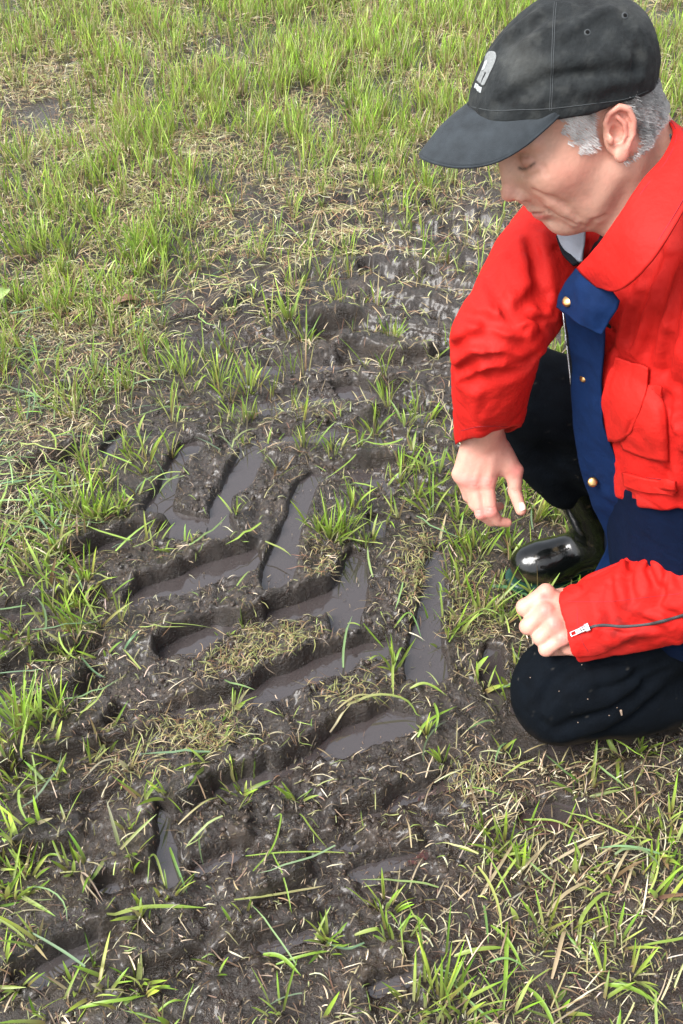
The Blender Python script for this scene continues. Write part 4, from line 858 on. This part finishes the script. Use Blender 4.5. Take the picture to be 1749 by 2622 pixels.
decal('emblem', cs, em([[(540, 480), (590, 450), (630, 430)], [(520, 600), (570, 600), (620, 560)], [(510, 650), (550, 660), (600, 640)]]), .0015, m_emg, cap)
for x0, x1, y0, y1 in ((395, 450, 915, 1010), (470, 540, 930, 1030), (550, 610, 955, 1060), (620, 690, 970, 1085)):
    decal('emblem', cs, em([[(x0, y0), (x1, y0+12)], [(x0-12, y1), (x1-16, y1+14)]]), .0008, m_emg, cap)
# ---- jacket
def yscaled(m, pts, rs, ys, k):   # a chain fattened sideways (along y)
    pts = [np.asarray(p, float) for p in pts]; S = np.array([1, ys, 1.]); q = [p*S for p in pts]; c = np.mean(pts, 0); R = max(np.linalg.norm(p-c) for p in pts)+max(rs)/ys
    def f(P):
        P = P*S; d = None
        for a, b, ra, rb in zip(q[:-1], q[1:], rs[:-1], rs[1:]):
            ab = b-a; L = ab@ab; h = np.clip(((P-a)@ab)/L, 0, 1); e = P-a-h[:, None]*ab; e = np.sqrt((e*e).sum(1))-(ra+(rb-ra)*h); d = e if d is None else np.minimum(d, e)
        return d
    m.ops.append(('u', f, c, R, k))
jk = SDF()
yscaled(jk, [v3(.455, 1.215, .80), v3(.490, 1.205, .66), v3(.545, 1.20, .50), v3(.60, 1.20, .385)], [.095, .130, .140, .140], .66, .03)
jk.cap(NECK+v3(.0, 0, -.015), NECK+v3(.03, 0, -.07), .075, .10, .04); jk.cap(NECK+v3(.035, -.03, .005), NECK+v3(.05, -.12, -.05), .075, .085, .03)
jk.plane(NECK+v3(-.012, 0, .012), v3(-.45, 0, 1), .01) if False else None
jk.chain([W(1668, 762, 1.30), W(1642, 880, 1.37), W(1634, 1000, 1.43), W(1640, 1120, 1.48), W(1680, 1200, 1.50)], [.044, .046, .047, .046, .05], .03)
jk.plane(v3(.47, 1.13, .475), v3(.30, -.50, -1), .008)
jk.chain([v3(.44, 1.24, .80), SHR, (SHR+ELR)/2+v3(-.012, 0, .0), ELR, (ELR+WRR)/2+v3(0, 0, -.002), WRR+(WRR-ELR)*.12], [.080, .084, .074, .064, .057, .050], .03)
jk.chain([v3(.48, 1.14, .80), SHL, (SHL+ELL)/2+v3(.02, 0, 0), ELL, (ELL+WRL)/2, WRL+(WRL-ELL)*.12], [.085, .080, .076, .080, .074, .0575], .012)
# hollow cuffs
dR = (WRR-ELR)/np.linalg.norm(WRR-ELR); dL = (WRL-ELL)/np.linalg.norm(WRL-ELL)
jk.cap(WRR-dR*.04, WRR+dR*.10, .0415, .0425, .003, 's'); jk.cap(WRL-dL*.02, WRL+dL*.10, .047, .048, .003, 's')
cR = -(FW-dR*(dR@FW)); cR /= np.linalg.norm(cR); aR = dR+1.5*cR+RT*.35; aR /= np.linalg.norm(aR); aL = dL+UP*.12; aL /= np.linalg.norm(aL)
jk.box(WRR+dR*.004+aR*.07, (.07, .12, .12), rotframe(aR), .002, .003, 's'); jk.box(WRL+dL*.010+aL*.06, (.06, .09, .09), rotframe(aL), .002, .003, 's')
jk.plane(WRR+dR*.030, dR+UP*(-.0)+RT*.12, .003) if False else None
base_ops = list(jk.ops)
def jfold(px, r, op, k=.018, off=0.0):
    P, ok = jb.hit(px); P = P[ok]; r = [r[min(i, len(r)-1)] for i in range(len(P))]
    if len(P) < 2 or np.max(np.linalg.norm(np.diff(P, axis=0), axis=1)) > .09: return
    g_ = jb.grad(P); sgn = -1 if op == 'u' else 1; jk.chain(list(P+g_*(off*sgn)), r, k, op)
jb = SDF(); jb.ops = base_ops
RIDGE = [  # raised folds, photo pixels
 [(1185, 775), (1235, 790), (1290, 815), (1330, 825)], [(1165, 860), (1220, 835), (1290, 850), (1350, 880)], [(1165, 930), (1215, 900), (1290, 905), (1350, 915), (1390, 900)], [(1175, 980), (1240, 945), (1320, 940), (1385, 935)],
 [(1270, 720), (1300, 760), (1320, 805)], [(1285, 660), (1330, 720), (1360, 790), (1420, 815)], [(1330, 620), (1345, 680), (1350, 730)], [(1340, 830), (1380, 830), (1420, 850)],
 [(1215, 1010), (1230, 1060), (1225, 1110)], [(1300, 1010), (1290, 1060), (1295, 1100)], [(1390, 600), (1400, 680), (1415, 760)],
 [(1660, 640), (1630, 720), (1590, 830), (1570, 900)], [(1700, 640), (1670, 740), (1640, 850), (1620, 900)], [(1735, 700), (1710, 800), (1690, 920)], [(1745, 800), (1735, 900), (1725, 980)],
 [(1700, 1060), (1695, 1130), (1700, 1210)], [(1730, 1010), (1728, 1100), (1725, 1230)], [(1560, 900), (1545, 980), (1540, 1080)],
 [(1600, 1440), (1580, 1480), (1590, 1530)], [(1660, 1420), (1640, 1470), (1650, 1520)], [(1700, 1390), (1680, 1450), (1720, 1500)], [(1560, 1640), (1620, 1620), (1680, 1625)], [(1700, 1580), (1720, 1610), (1745, 1640)], [(1510, 1520), (1530, 1570), (1525, 1600)],
]
VALLEY = [
 [(1180, 800), (1230, 815), (1300, 835), (1340, 850)], [(1160, 895), (1200, 870), (1270, 872), (1330, 895)], [(1165, 955), (1220, 925), (1300, 925), (1360, 935)], [(1250, 705), (1280, 760), (1310, 815)],
 [(1310, 800), (1350, 800), (1400, 835), (1425, 845)], [(1360, 620), (1375, 700), (1390, 780)], [(1320, 810), (1360, 760), (1400, 760)], [(1330, 880), (1370, 915), (1395, 920)], [(1190, 985), (1260, 965), (1340, 955)],
 [(1640, 650), (1600, 760), (1560, 880)], [(1680, 650), (1650, 750), (1612, 870)], [(1720, 680), (1690, 780), (1660, 900)], [(1740, 760), (1720, 850), (1705, 950)], [(1712, 1020), (1712, 1110), (1714, 1210)],
 [(1620, 1430), (1612, 1480), (1620, 1540)], [(1680, 1400), (1662, 1460), (1690, 1520)], [(1720, 1440), (1740, 1480), (1749, 1500)], [(1540, 1560), (1600, 1600), (1660, 1605)], [(1690, 1560), (1730, 1580), (1749, 1590)], [(1565, 1490), (1560, 1540), (1575, 1580)],
]
for p in RIDGE: jfold(p, [.003]+[.006]*(len(p)-2)+[.003], 'u', .020, .0035)
for p in VALLEY: jfold(p, [.002]+[.0045]*(len(p)-2)+[.002], 's', .018, .0015)
def cloth_noise(P):
    q = P+.02*np.stack([noise3(P, 9), noise3(P+3, 9), noise3(P+6, 9)], 1); c = 1-np.abs(noise3(q, 13)*1.3); e = 1-np.abs(noise3(q+5, 24)*1.4)
    tor = sstep(.40, .46, P[:, 0]-.25*(P[:, 2]-.6)); ln_ = 1-np.abs(noise3(q*np.array([1., 1.6, .22]), 20)*1.5)
    return .0026*fbm(P, 15, 2)+.0018*sstep(.7, 1, c)+.0010*sstep(.75, 1, e)+.0045*tor*(sstep(.5, 1, ln_)-.4)+.0008*noise3(P, 70)
jk.disp(cloth_noise)
V, F = biggest(*jk.mesh(.0027))
print('jacket', len(V), round(time.time()-T0, 1))
def redc(V):
    n_ = fbm(V, 30, 3)[:, None]; c = np.tile(np.array([.43, .010, .007]), (len(V), 1))*(1+.12*n_)
    f = sstep(.15, .6, fbm(V+5, 14, 2))[:, None]; c = c*(1-f)+np.array([.45, .018, .014])*f
    # grime by the cuff of the near sleeve
    d = np.exp(-((V-W(1600, 1610, 1.5))**2).sum(1)/.045**2)[:, None]*np.clip(.5+1.4*fbm(V+2, 70, 2)[:, None], 0, 1); return c*(1-.65*d)
m_red = newmat('red_jacket_cloth', colattr=True, rough=.7, spec=.18, bump=[(1300, .0003), (120, .0012)])
jacket = mesh_np('jacket', V, F, m_red, person, cols=redc(V)); jacket['label'] = 'bright red work jacket worn open'
m_rthr = newmat('dark_red_thread', (.22, .02, .03), .8, .2)
# navy lining and lower front
m_navy = newmat('navy_cloth', (.002, .006, .021), .9, .08, mottle=(30, .85, 1.15), bump=[(1300, .0003), (90, .0014)])
ln = SDF()
yscaled(ln, [v3(.50, 1.20, .62), v3(.545, 1.195, .46), v3(.60, 1.19, .27)], [.125, .133, .150], .72, .03)
ln.disp(lambda P: .006*fbm(P*np.array([1, 1, .5]), 16, 2))
ln.plane(v3(.5, 1.2, .60), v3(0, 0, 1), .01); ln.plane(v3(.5, 1.2, .20), v3(0.3, 0, -1), .01)
V, F = ln.mesh(.004); lining = mesh_np('lining', V, F, m_navy, jacket); lining['label'] = 'navy blue lining below the red hem'
# open front edge: navy facing hanging from collar to hem (photo pixels + distance)
def PG(rows): return np.array([[W(*p) for p in r] for r in rows])
m_nav2 = newmat('navy_facing', (.0035, .0145, .056), .8, .10, mottle=(30, .85, 1.15), bump=[(1300, .0003), (90, .0012)])
sheet('facing', PG([[(1448, 800, 1.335), (1500, 800, 1.305), (1552, 800, 1.275)], [(1462, 900, 1.39), (1505, 900, 1.36), (1545, 900, 1.325)], [(1466, 1000, 1.44), (1505, 1000, 1.415), (1540, 1000, 1.375)], [(1466, 1080, 1.475), (1505, 1090, 1.45), (1545, 1090, 1.41)],
   [(1488, 1200, 1.53), (1530, 1210, 1.50), (1590, 1210, 1.46)], [(1515, 1290, 1.58), (1560, 1300, 1.55), (1640, 1300, 1.50)], [(1555, 1380, 1.64), (1620, 1390, 1.61), (1700, 1390, 1.56)], [(1535, 1440, 1.69), (1600, 1450, 1.66), (1700, 1450, 1.62)], [(1500, 1500, 1.73), (1560, 1520, 1.72), (1680, 1520, 1.69)]]), .003, m_nav2, jacket, (90, 26), .004, 26)['label'] = 'navy blue storm facing hanging open'
flap = sheet('collar_tab', PG([[(1476, 688, 1.262), (1510, 694, 1.240), (1545, 716, 1.222), (1583, 772, 1.215)], [(1452, 720, 1.275), (1490, 735, 1.246), (1532, 757, 1.226), (1578, 795, 1.222)], [(1436, 752, 1.290), (1475, 775, 1.262), (1515, 800, 1.238), (1562, 820, 1.235)], [(1427, 786, 1.305), (1465, 815, 1.280), (1505, 840, 1.258), (1542, 856, 1.250)]]), .004, m_nav2, jacket, (30, 30), .003, 40)
flap['label'] = 'turned back navy collar tab with a brass snap'
m_brass = newmat('brass', (.55, .32, .13), .32, .5, metal=1, mottle=(300, .6, 1.2))
def snap(p, n, r=.0075, parent=None):
    n = np.asarray(n, float)/np.linalg.norm(n); R = rotframe(n); seg = 22; prof = [(0, .0030), (.45, .0029), (.78, .0021), (.95, .0010), (1, .0), (1, -.002)]; a = np.arange(seg)/seg*2*math.pi
    V = np.array([p+R[:, 0]*z+r*q*(R[:, 1]*math.cos(t)+R[:, 2]*math.sin(t)) for q, z in prof for t in a]); return mesh_np('snap_button', V, grid_faces(6, seg, 0, True), m_brass, parent)
snap(W(1454, 770, 1.2765), -FW*.8-RT*.5+UP*.2, .0076, flap)
for px, py, d, r in ((1518, 1234, 1.512, .0078), (1580, 1365, 1.590, .0078), (1494, 968, 1.405, .0060)):
    snap(W(px, py, d), -FW-RT*(.9 if py == 968 else .2), r, jacket)
# collar standing round the neck
ci_ = PG([[(1660, 300, 1.20), (1700, 300, 1.185), (1724, 340, 1.165), (1700, 400, 1.145), (1640, 470, 1.130), (1598, 535, 1.135), (1560, 590, 1.155), (1522, 640, 1.190), (1478, 686, 1.250)],
          [(1700, 298, 1.20), (1745, 335, 1.165), (1752, 380, 1.135), (1728, 450, 1.115), (1670, 540, 1.105), (1620, 610, 1.115), (1585, 660, 1.145), (1540, 690, 1.185), (1492, 700, 1.240)],
          [(1740, 330, 1.20), (1790, 380, 1.160), (1790, 440, 1.120), (1765, 510, 1.095), (1715, 600, 1.085), (1668, 670, 1.100), (1620, 720, 1.130), (1580, 745, 1.175), (1530, 735, 1.225)]])
collar = sheet('collar', ci_, .004, m_red, jacket, (26, 70), .0022, 34, cols=np.tile([.44, .012, .009], (26*70*2, 1))); collar['label'] = 'stand up red collar'
A = cr(np.swapaxes(cr(ci_, 26), 0, 1), 70)
for l_ in (A[:, 3], A[:, 22]): V, F = tube_mesh([l_-FW*.0026], .0005, 5); mesh_np('stitching', V, F, m_rthr, collar)
# inner clothes at the throat: dark sweater and a grey neckband
m_dark = newmat('black_sweater', (.008, .010, .014), .9, .2, bump=[(600, .0006)])
m_grey = newmat('grey_fleece', (.30, .33, .38), .8, .2, bump=[(700, .0006)])
sw = SDF(); sw.chain([NECK+v3(-.012, 0, -.005), v3(.43, 1.22, .78), v3(.50, 1.22, .62), v3(.60, 1.22, .42)], [.070, .098, .112, .12], .02)
V, F = sw.mesh(.005); sweater = mesh_np('sweater', V, F, m_dark, person)
sheet('neckband', PG([[(1425, 598, 1.345), (1460, 590, 1.340), (1500, 585, 1.335)], [(1440, 630, 1.345), (1468, 625, 1.335), (1498, 620, 1.330)], [(1462, 655, 1.340), (1480, 655, 1.335), (1492, 650, 1.330)], [(1480, 672, 1.335), (1484, 672, 1.335), (1488, 668, 1.330)]]), .004, m_grey, sweater, (16, 12))
sheet('zip_edge', PG([[(1424, 606, 1.352), (1440, 600, 1.350)], [(1440, 650, 1.345), (1456, 645, 1.343)], [(1468, 680, 1.335), (1482, 674, 1.333)]]), .006, m_dark, sweater, (16, 6))
m_gin = newmat('grey_collar_lining', (.10, .11, .13), .8, .2)
sheet('collar_lining', PG([[(1665, 310, 1.215), (1698, 308, 1.20), (1716, 345, 1.175)], [(1675, 345, 1.225), (1705, 350, 1.21), (1712, 375, 1.18)], [(1690, 380, 1.235), (1706, 385, 1.215), (1708, 400, 1.185)]]), .003, m_gin, collar, (12, 12))
print('clothes', round(time.time()-T0, 1))
# ---- jacket details laid on the cloth
def onj(pix, off=.001): return on(jk, pix, off)
def cloth(name, rows, th, mat, parent, off=.003, res=(24, 24), wob=.0015, cols=None, puff=0):
    g_ = np.array(rows, float); nr, nc = g_.shape[:2]; g2 = np.swapaxes(cr(np.swapaxes(cr(g_, 9), 0, 1), 9), 0, 1); P, ok = jk.hit(g2.reshape(-1, 2)); n_ = jk.grad(P)
    u = np.linspace(-1, 1, 9); pf = ((1-u[:, None]**2)*(1-u[None]**2)).reshape(-1, 1)*puff
    P = P+n_*(off+pf); return sheet(name, P.reshape(9, 9, 3), th, mat, parent, res, wob, 45, cols=cols)
rc = lambda n: np.tile([.43, .012, .008], (n, 1))*(1+.06*fbm(rng.random((n, 3)), 1)[:, None])
R2 = (26, 26); NN = 26*26*2
pk = cloth('pocket', [[(1560, 1000), (1610, 985), (1690, 985)], [(1575, 1080), (1630, 1080), (1706, 1075)], [(1600, 1150), (1650, 1170), (1712, 1180)]], .003, m_red, jacket, .002, R2, .002, rc(NN), .003)
pf = cloth('pocket_flap', [[(1583, 908), (1625, 922), (1668, 938)], [(1556, 985), (1605, 1005), (1660, 1010)], [(1541, 1112), (1585, 1128), (1625, 1105)]], .003, m_red, jacket, .006, R2, .0015, rc(NN), .002)
pf['label'] = 'red buttoned chest pocket flap'
cloth('pen_tab', [[(1684, 985), (1712, 985)], [(1682, 1000), (1710, 1000)]], .003, m_red, jacket, .012, R2, 0, rc(NN))
def st(px, off=.0006, r=.0006, par=None): return (onj(cr(np.array(px, float), 30), off), r)
ls = [[(1181, 1103), (1230, 1092), (1300, 1092)], 
      [(1478, 1556), (1480, 1600), (1490, 1640), (1506, 1668)], [(1455, 1540), (1560, 1540), (1650, 1530), (1740, 1520)], [(1598, 1226), (1650, 1236), (1720, 1246)],
      [(1600, 1210), (1650, 1222), (1725, 1230)]]
for p in ls:
    V, F = tube_mesh([onj(cr(np.array(p, float), 40), .0001)], .0004, 5); mesh_np('stitching', V, F, m_rthr, jacket)
def pstitch(par, rows, off): V, F = tube_mesh([onj(cr(np.array(p, float), 30), off) for p in rows], .0005, 5); mesh_np('stitching', V, F, m_rthr, par)
# red hem with its short waist tab
cloth('waistband', [[(1602, 1208), (1660, 1222), (1730, 1230)], [(1606, 1240), (1662, 1256), (1732, 1262)]], .005, m_red, jacket, .004, R2, .001, rc(NN))
sheet('waist_tab', PG([[(1634, 1228, 1.425), (1680, 1238, 1.410), (1722, 1248, 1.395)], [(1638, 1262, 1.44), (1684, 1276, 1.425), (1724, 1290, 1.41)], [(1642, 1276, 1.447), (1686, 1290, 1.432), (1724, 1302, 1.417)]]), .004, m_red, jacket, R2, .001, 40, cols=rc(NN))
# sleeve zip with its metal slider
m_zip = newmat('zip_tape', (.035, .035, .038), .6, .4, bump=[(900, .0006)]); m_steel = newmat('steel', (.55, .57, .60), .28, .5, metal=1)
zp = [(1500, 1606), (1540, 1597), (1590, 1600), (1640, 1597), (1690, 1588), (1760, 1568)]
P = onj(cr(np.array(zp, float), 40), .0008); P2 = onj(cr(np.array([(x, y+7) for x, y in zp], float), 40), .0008)
zipper = sheet('zipper', np.stack([P, P2]), .0022, m_zip, jacket, (3, 60))
zl = on(jk, [(1500, 1608), (1474, 1621)], .004); nrm = jk.grad(zl[:1])[0]
ax = (zl[1]-zl[0])/np.linalg.norm(zl[1]-zl[0]); sd_ = np.cross(nrm, ax)
sl = SDF(); sl.box(zl[0]+nrm*.001, (.0075, .0048, .0025), np.stack([ax, sd_, nrm], 1), .0012, .002); sl.box(zl[0]-ax*.005+nrm*.0012, (.004, .0065, .002), np.stack([ax, sd_, nrm], 1), .001, .002)
sl.cap(zl[0]+nrm*.0035-ax*.004, zl[0]+nrm*.0045+ax*.004, .0016, .0016, .002)
V, F = sl.mesh(.0007, lo=zl[0]-.016, hi=zl[0]+.016); mesh_np('slider', V, F, m_steel, zipper)
pt = SDF(); pc = (zl[0]+zl[1])/2+ax*.004+nrm*.001; pt.box(pc, (.012, .0042, .0009), np.stack([ax, sd_, nrm], 1), .0008, .002); pt.box(pc+ax*.0065, (.0035, .0024, .003), np.stack([ax, sd_, nrm], 1), .0006, .001, 's')
V, F = pt.mesh(.0006, lo=pc-.018, hi=pc+.018); mesh_np('pull_tab', V, F, m_steel, zipper)
# front zip of the far jacket half, hanging edge with fine teeth
L_ = [cr([W(1444, 800, 1.345), W(1450, 860, 1.38), W(1458, 930, 1.41), W(1464, 985, 1.44)], 30)]; V, F = tube_mesh(L_, .0012, 6)
teeth = []; tf = []; o_ = 0
for i in range(0, 58):
    t_ = cr(L_[0], 59)[i]; b = np.array([[x, y, z] for x in (-1, 1) for y in (-1, 1) for z in (-1, 1)])*np.array([.0022, .0008, .0005]); teeth.append(t_+b); tf += [(np.array(q)+o_) for q in ([0, 1, 3, 2], [4, 6, 7, 5], [0, 4, 5, 1], [2, 3, 7, 6], [0, 2, 6, 4], [1, 5, 7, 3])]; o_ += 8
fz = mesh_np('front_zip', V, F, m_zip, jacket); mesh_np('teeth', np.concatenate(teeth), np.array(tf), m_steel, fz, smooth=False)
sheet('inner_storm_flap', PG([[(1446, 800, 1.36), (1475, 800, 1.355)], [(1452, 900, 1.40), (1480, 900, 1.395)], [(1462, 1000, 1.45), (1486, 1000, 1.44)], [(1468, 1060, 1.48), (1490, 1060, 1.47)]]), .004, m_dark, jacket, (30, 8), .002)
# thumb nail and fingertip
mesh_nail = sheet('thumb_nail', nail(TH_NAIL[0], TH_NAIL[1], TH_NAIL[2], .0105, .0125), .0008, m_nail, person, (14, 14))
# ---- trousers
tr = SDF()
tr.ell((.78, 1.21, .31), (.17, .20, .16), None, .03)
tr.chain([v3(.74, 1.30, .33), v3(.52, 1.37, .42), KNR], [.105, .088, .070], .03); tr.cap(v3(.44, 1.395, .36), v3(.60, 1.35, .28), .075, .085, .03); tr.chain([KNR, v3(.36, 1.42, .33), v3(.42, 1.422, .25)], [.068, .060, .056], .03)
tr.chain([v3(.76, 1.15, .31), v3(.57, 1.125, .215), KNL+v3(.03, .01, .02)], [.105, .085, .080], .03); tr.ell(KNL+v3(-.010, 0, -.004), (.078, .084, .084), None, .03)
tr.chain([KNL+v3(.0, 0, -.02), v3(.48, 1.058, .076), v3(.545, 1.070, .078)], [.072, .074, .072], .03)
tb = SDF(); tb.ops = list(tr.ops)
for p in [[(1380, 1800), (1420, 1740), (1480, 1705), (1560, 1690), (1640, 1690)], [(1420, 1870), (1470, 1850), (1560, 1810), (1640, 1760), (1710, 1720)], [(1430, 1905), (1520, 1880), (1600, 1840), (1680, 1780)], [(1500, 1760), (1560, 1760), (1620, 1735), (1690, 1700)], [(1390, 1850), (1400, 1800), (1440, 1760)]]:
    P, ok = tb.hit(p); g_ = tb.grad(P); tr.chain(list(P+g_*.001), [.003]+[.008]*(len(p)-2)+[.003], .016, 's')
for p in [[(1400, 1830), (1450, 1780), (1520, 1740), (1600, 1722)], [(1440, 1890), (1530, 1862), (1620, 1810), (1690, 1755)], [(1470, 1810), (1550, 1790), (1630, 1755)]]:
    P, ok = tb.hit(p); g_ = tb.grad(P); tr.chain(list(P-g_*.004), [.003]+[.007]*(len(p)-2)+[.003], .022, 'u')
tr.disp(lambda P: .004*fbm(P, 14, 2)+.0010*noise3(P, 60))
V, F = tr.mesh(.0042)
lint = sstep(.62, .78, noise3(V, 230)*.5+.5*noise3(V+4, 90))[:, None]
m_tr = newmat('black_work_cloth', colattr=True, rough=.9, spec=.08, bump=[(1400, .0003), (220, .0008)])
tcol = np.tile([.0018, .0030, .0050], (len(V), 1))*(1+.4*fbm(V, 60, 2)[:, None])*(1-lint)+np.array([.03, .028, .025])*lint
mudk = (sstep(.075, .02, V[:, 2]+.03*fbm(V, 25, 3)))[:, None]*.8; tcol = tcol*(1-mudk)+np.array([.045, .032, .022])*mudk
trousers = mesh_np('trousers', V, F, m_tr, person, cols=np.clip(tcol, .001, 1)); trousers['label'] = 'black work trousers, kneeling in the wet'
# specks of mud and chaff stuck on the knee
m_chaff = newmat('chaff', (.22, .16, .12), .8, .2); SP = []
P, ok = tr.hit([(1590, 1820), (1592, 1830)]); q_ = SDF(); q_.cap(P[0], P[1], .0022, .0016); SP.append(q_)
for q in [(1358, 1735), (1490, 1702), (1560, 1760), (1580, 1812), (1432, 1770), (1505, 1790), (1560, 1832), (1480, 1850)]:
    P, ok = tr.hit([q]); q_ = SDF(); q_.ell(P[0], (.0012, .0009, .0009)); SP.append(q_)
for q_ in SP: V, F = q_.mesh(.0004, n=10); mesh_np('chaff_speck', V, F, m_chaff, trousers)
# ---- rubber boots
m_rub = newmat('black_rubber', (.002, .0025, .0025), .16, .45, colattr=True, coat=.15, coatr=.05, bump=[(35, .0015)]); m_gsole = newmat('green_rubber_sole', (.010, .038, .028), .4, .4)
def boot(name, shaft, ankle, heel, ball, toe, parent, side):
    m = SDF(); m.chain([shaft, (shaft+ankle)/2, ankle], [.060, .056, .050], .02); m.ell(heel, (.046, .042, .045), None, .03)
    m.chain([ankle+v3(-.01, 0, -.02), ball, toe], [.046, .040, .034], .03); m.ell(ball+v3(-.01, 0, -.006), (.058, .048, .037), None, .03)
    m.cap(ankle+v3(-.03, -.03, .018), ankle+v3(-.03, .03, .018), .010, .010, .02)                      # rubber buckling over the instep
    m.disp(lambda P: .0018*fbm(P, 22, 2)); 
    return m
bR = boot('b', v3(.425, 1.422, .30), v3(.520, 1.425, .105), v3(.545, 1.425, .055), v3(.425, 1.418, .045), v3(.372, 1.412, .036), person, 1)
bR.plane(v3(.4, 1.4, .008), v3(0, 0, -1), .006)
V, F = bR.mesh(.0032); bmud = np.clip(sstep(.05, .01, V[:, 2]+.04*fbm(V, 30, 3))+.8*sstep(.35, .6, fbm(V+2, 55, 3)), 0, 1)[:, None]; bo = mesh_np('rubber_boot', V, F, m_rub, person, cols=np.array([.002, .0025, .0025])*(1-bmud)+np.array([.04, .03, .018])*bmud); bo['label'] = 'glossy black rubber boot planted in the grass'
so = SDF(); so.chain([v3(.366, 1.404, .010), v3(.415, 1.408, .010), v3(.49, 1.418, .010)], [.036, .042, .038], .02); so.ell(v3(.545, 1.425, .010), (.046, .042, .03), None, .02); so.plane(v3(0, 0, .013), v3(0, 0, 1), .004); so.plane(v3(0, 0, -.012), v3(0, 0, -1), .004)
V, F = so.mesh(.004); mesh_np('sole', V, F, m_gsole, bo)
bL = SDF(); bL.chain([v3(.555, 1.076, .078), v3(.68, 1.10, .080), v3(.80, 1.13, .085)], [.074, .068, .054], .02); bL.ell(v3(.83, 1.135, .10), (.045, .042, .05), None, .03); bL.chain([v3(.80, 1.13, .09), v3(.86, 1.14, .035)], [.05, .042], .03)
bL.plane(v3(.560, 1.07, .08), -v3(.97, .22, .0), .003); bL.disp(lambda P: .0018*fbm(P, 22, 2))
V, F = bL.mesh(.0045); b2 = mesh_np('rubber_boot', V, F, newmat('dull_green_black_rubber', (.022, .028, .024), .25, .5, bump=[(35, .0015)]), person); b2['label'] = 'dark boot shaft behind the kneeling knee'
print('done', round(time.time()-T0, 1))
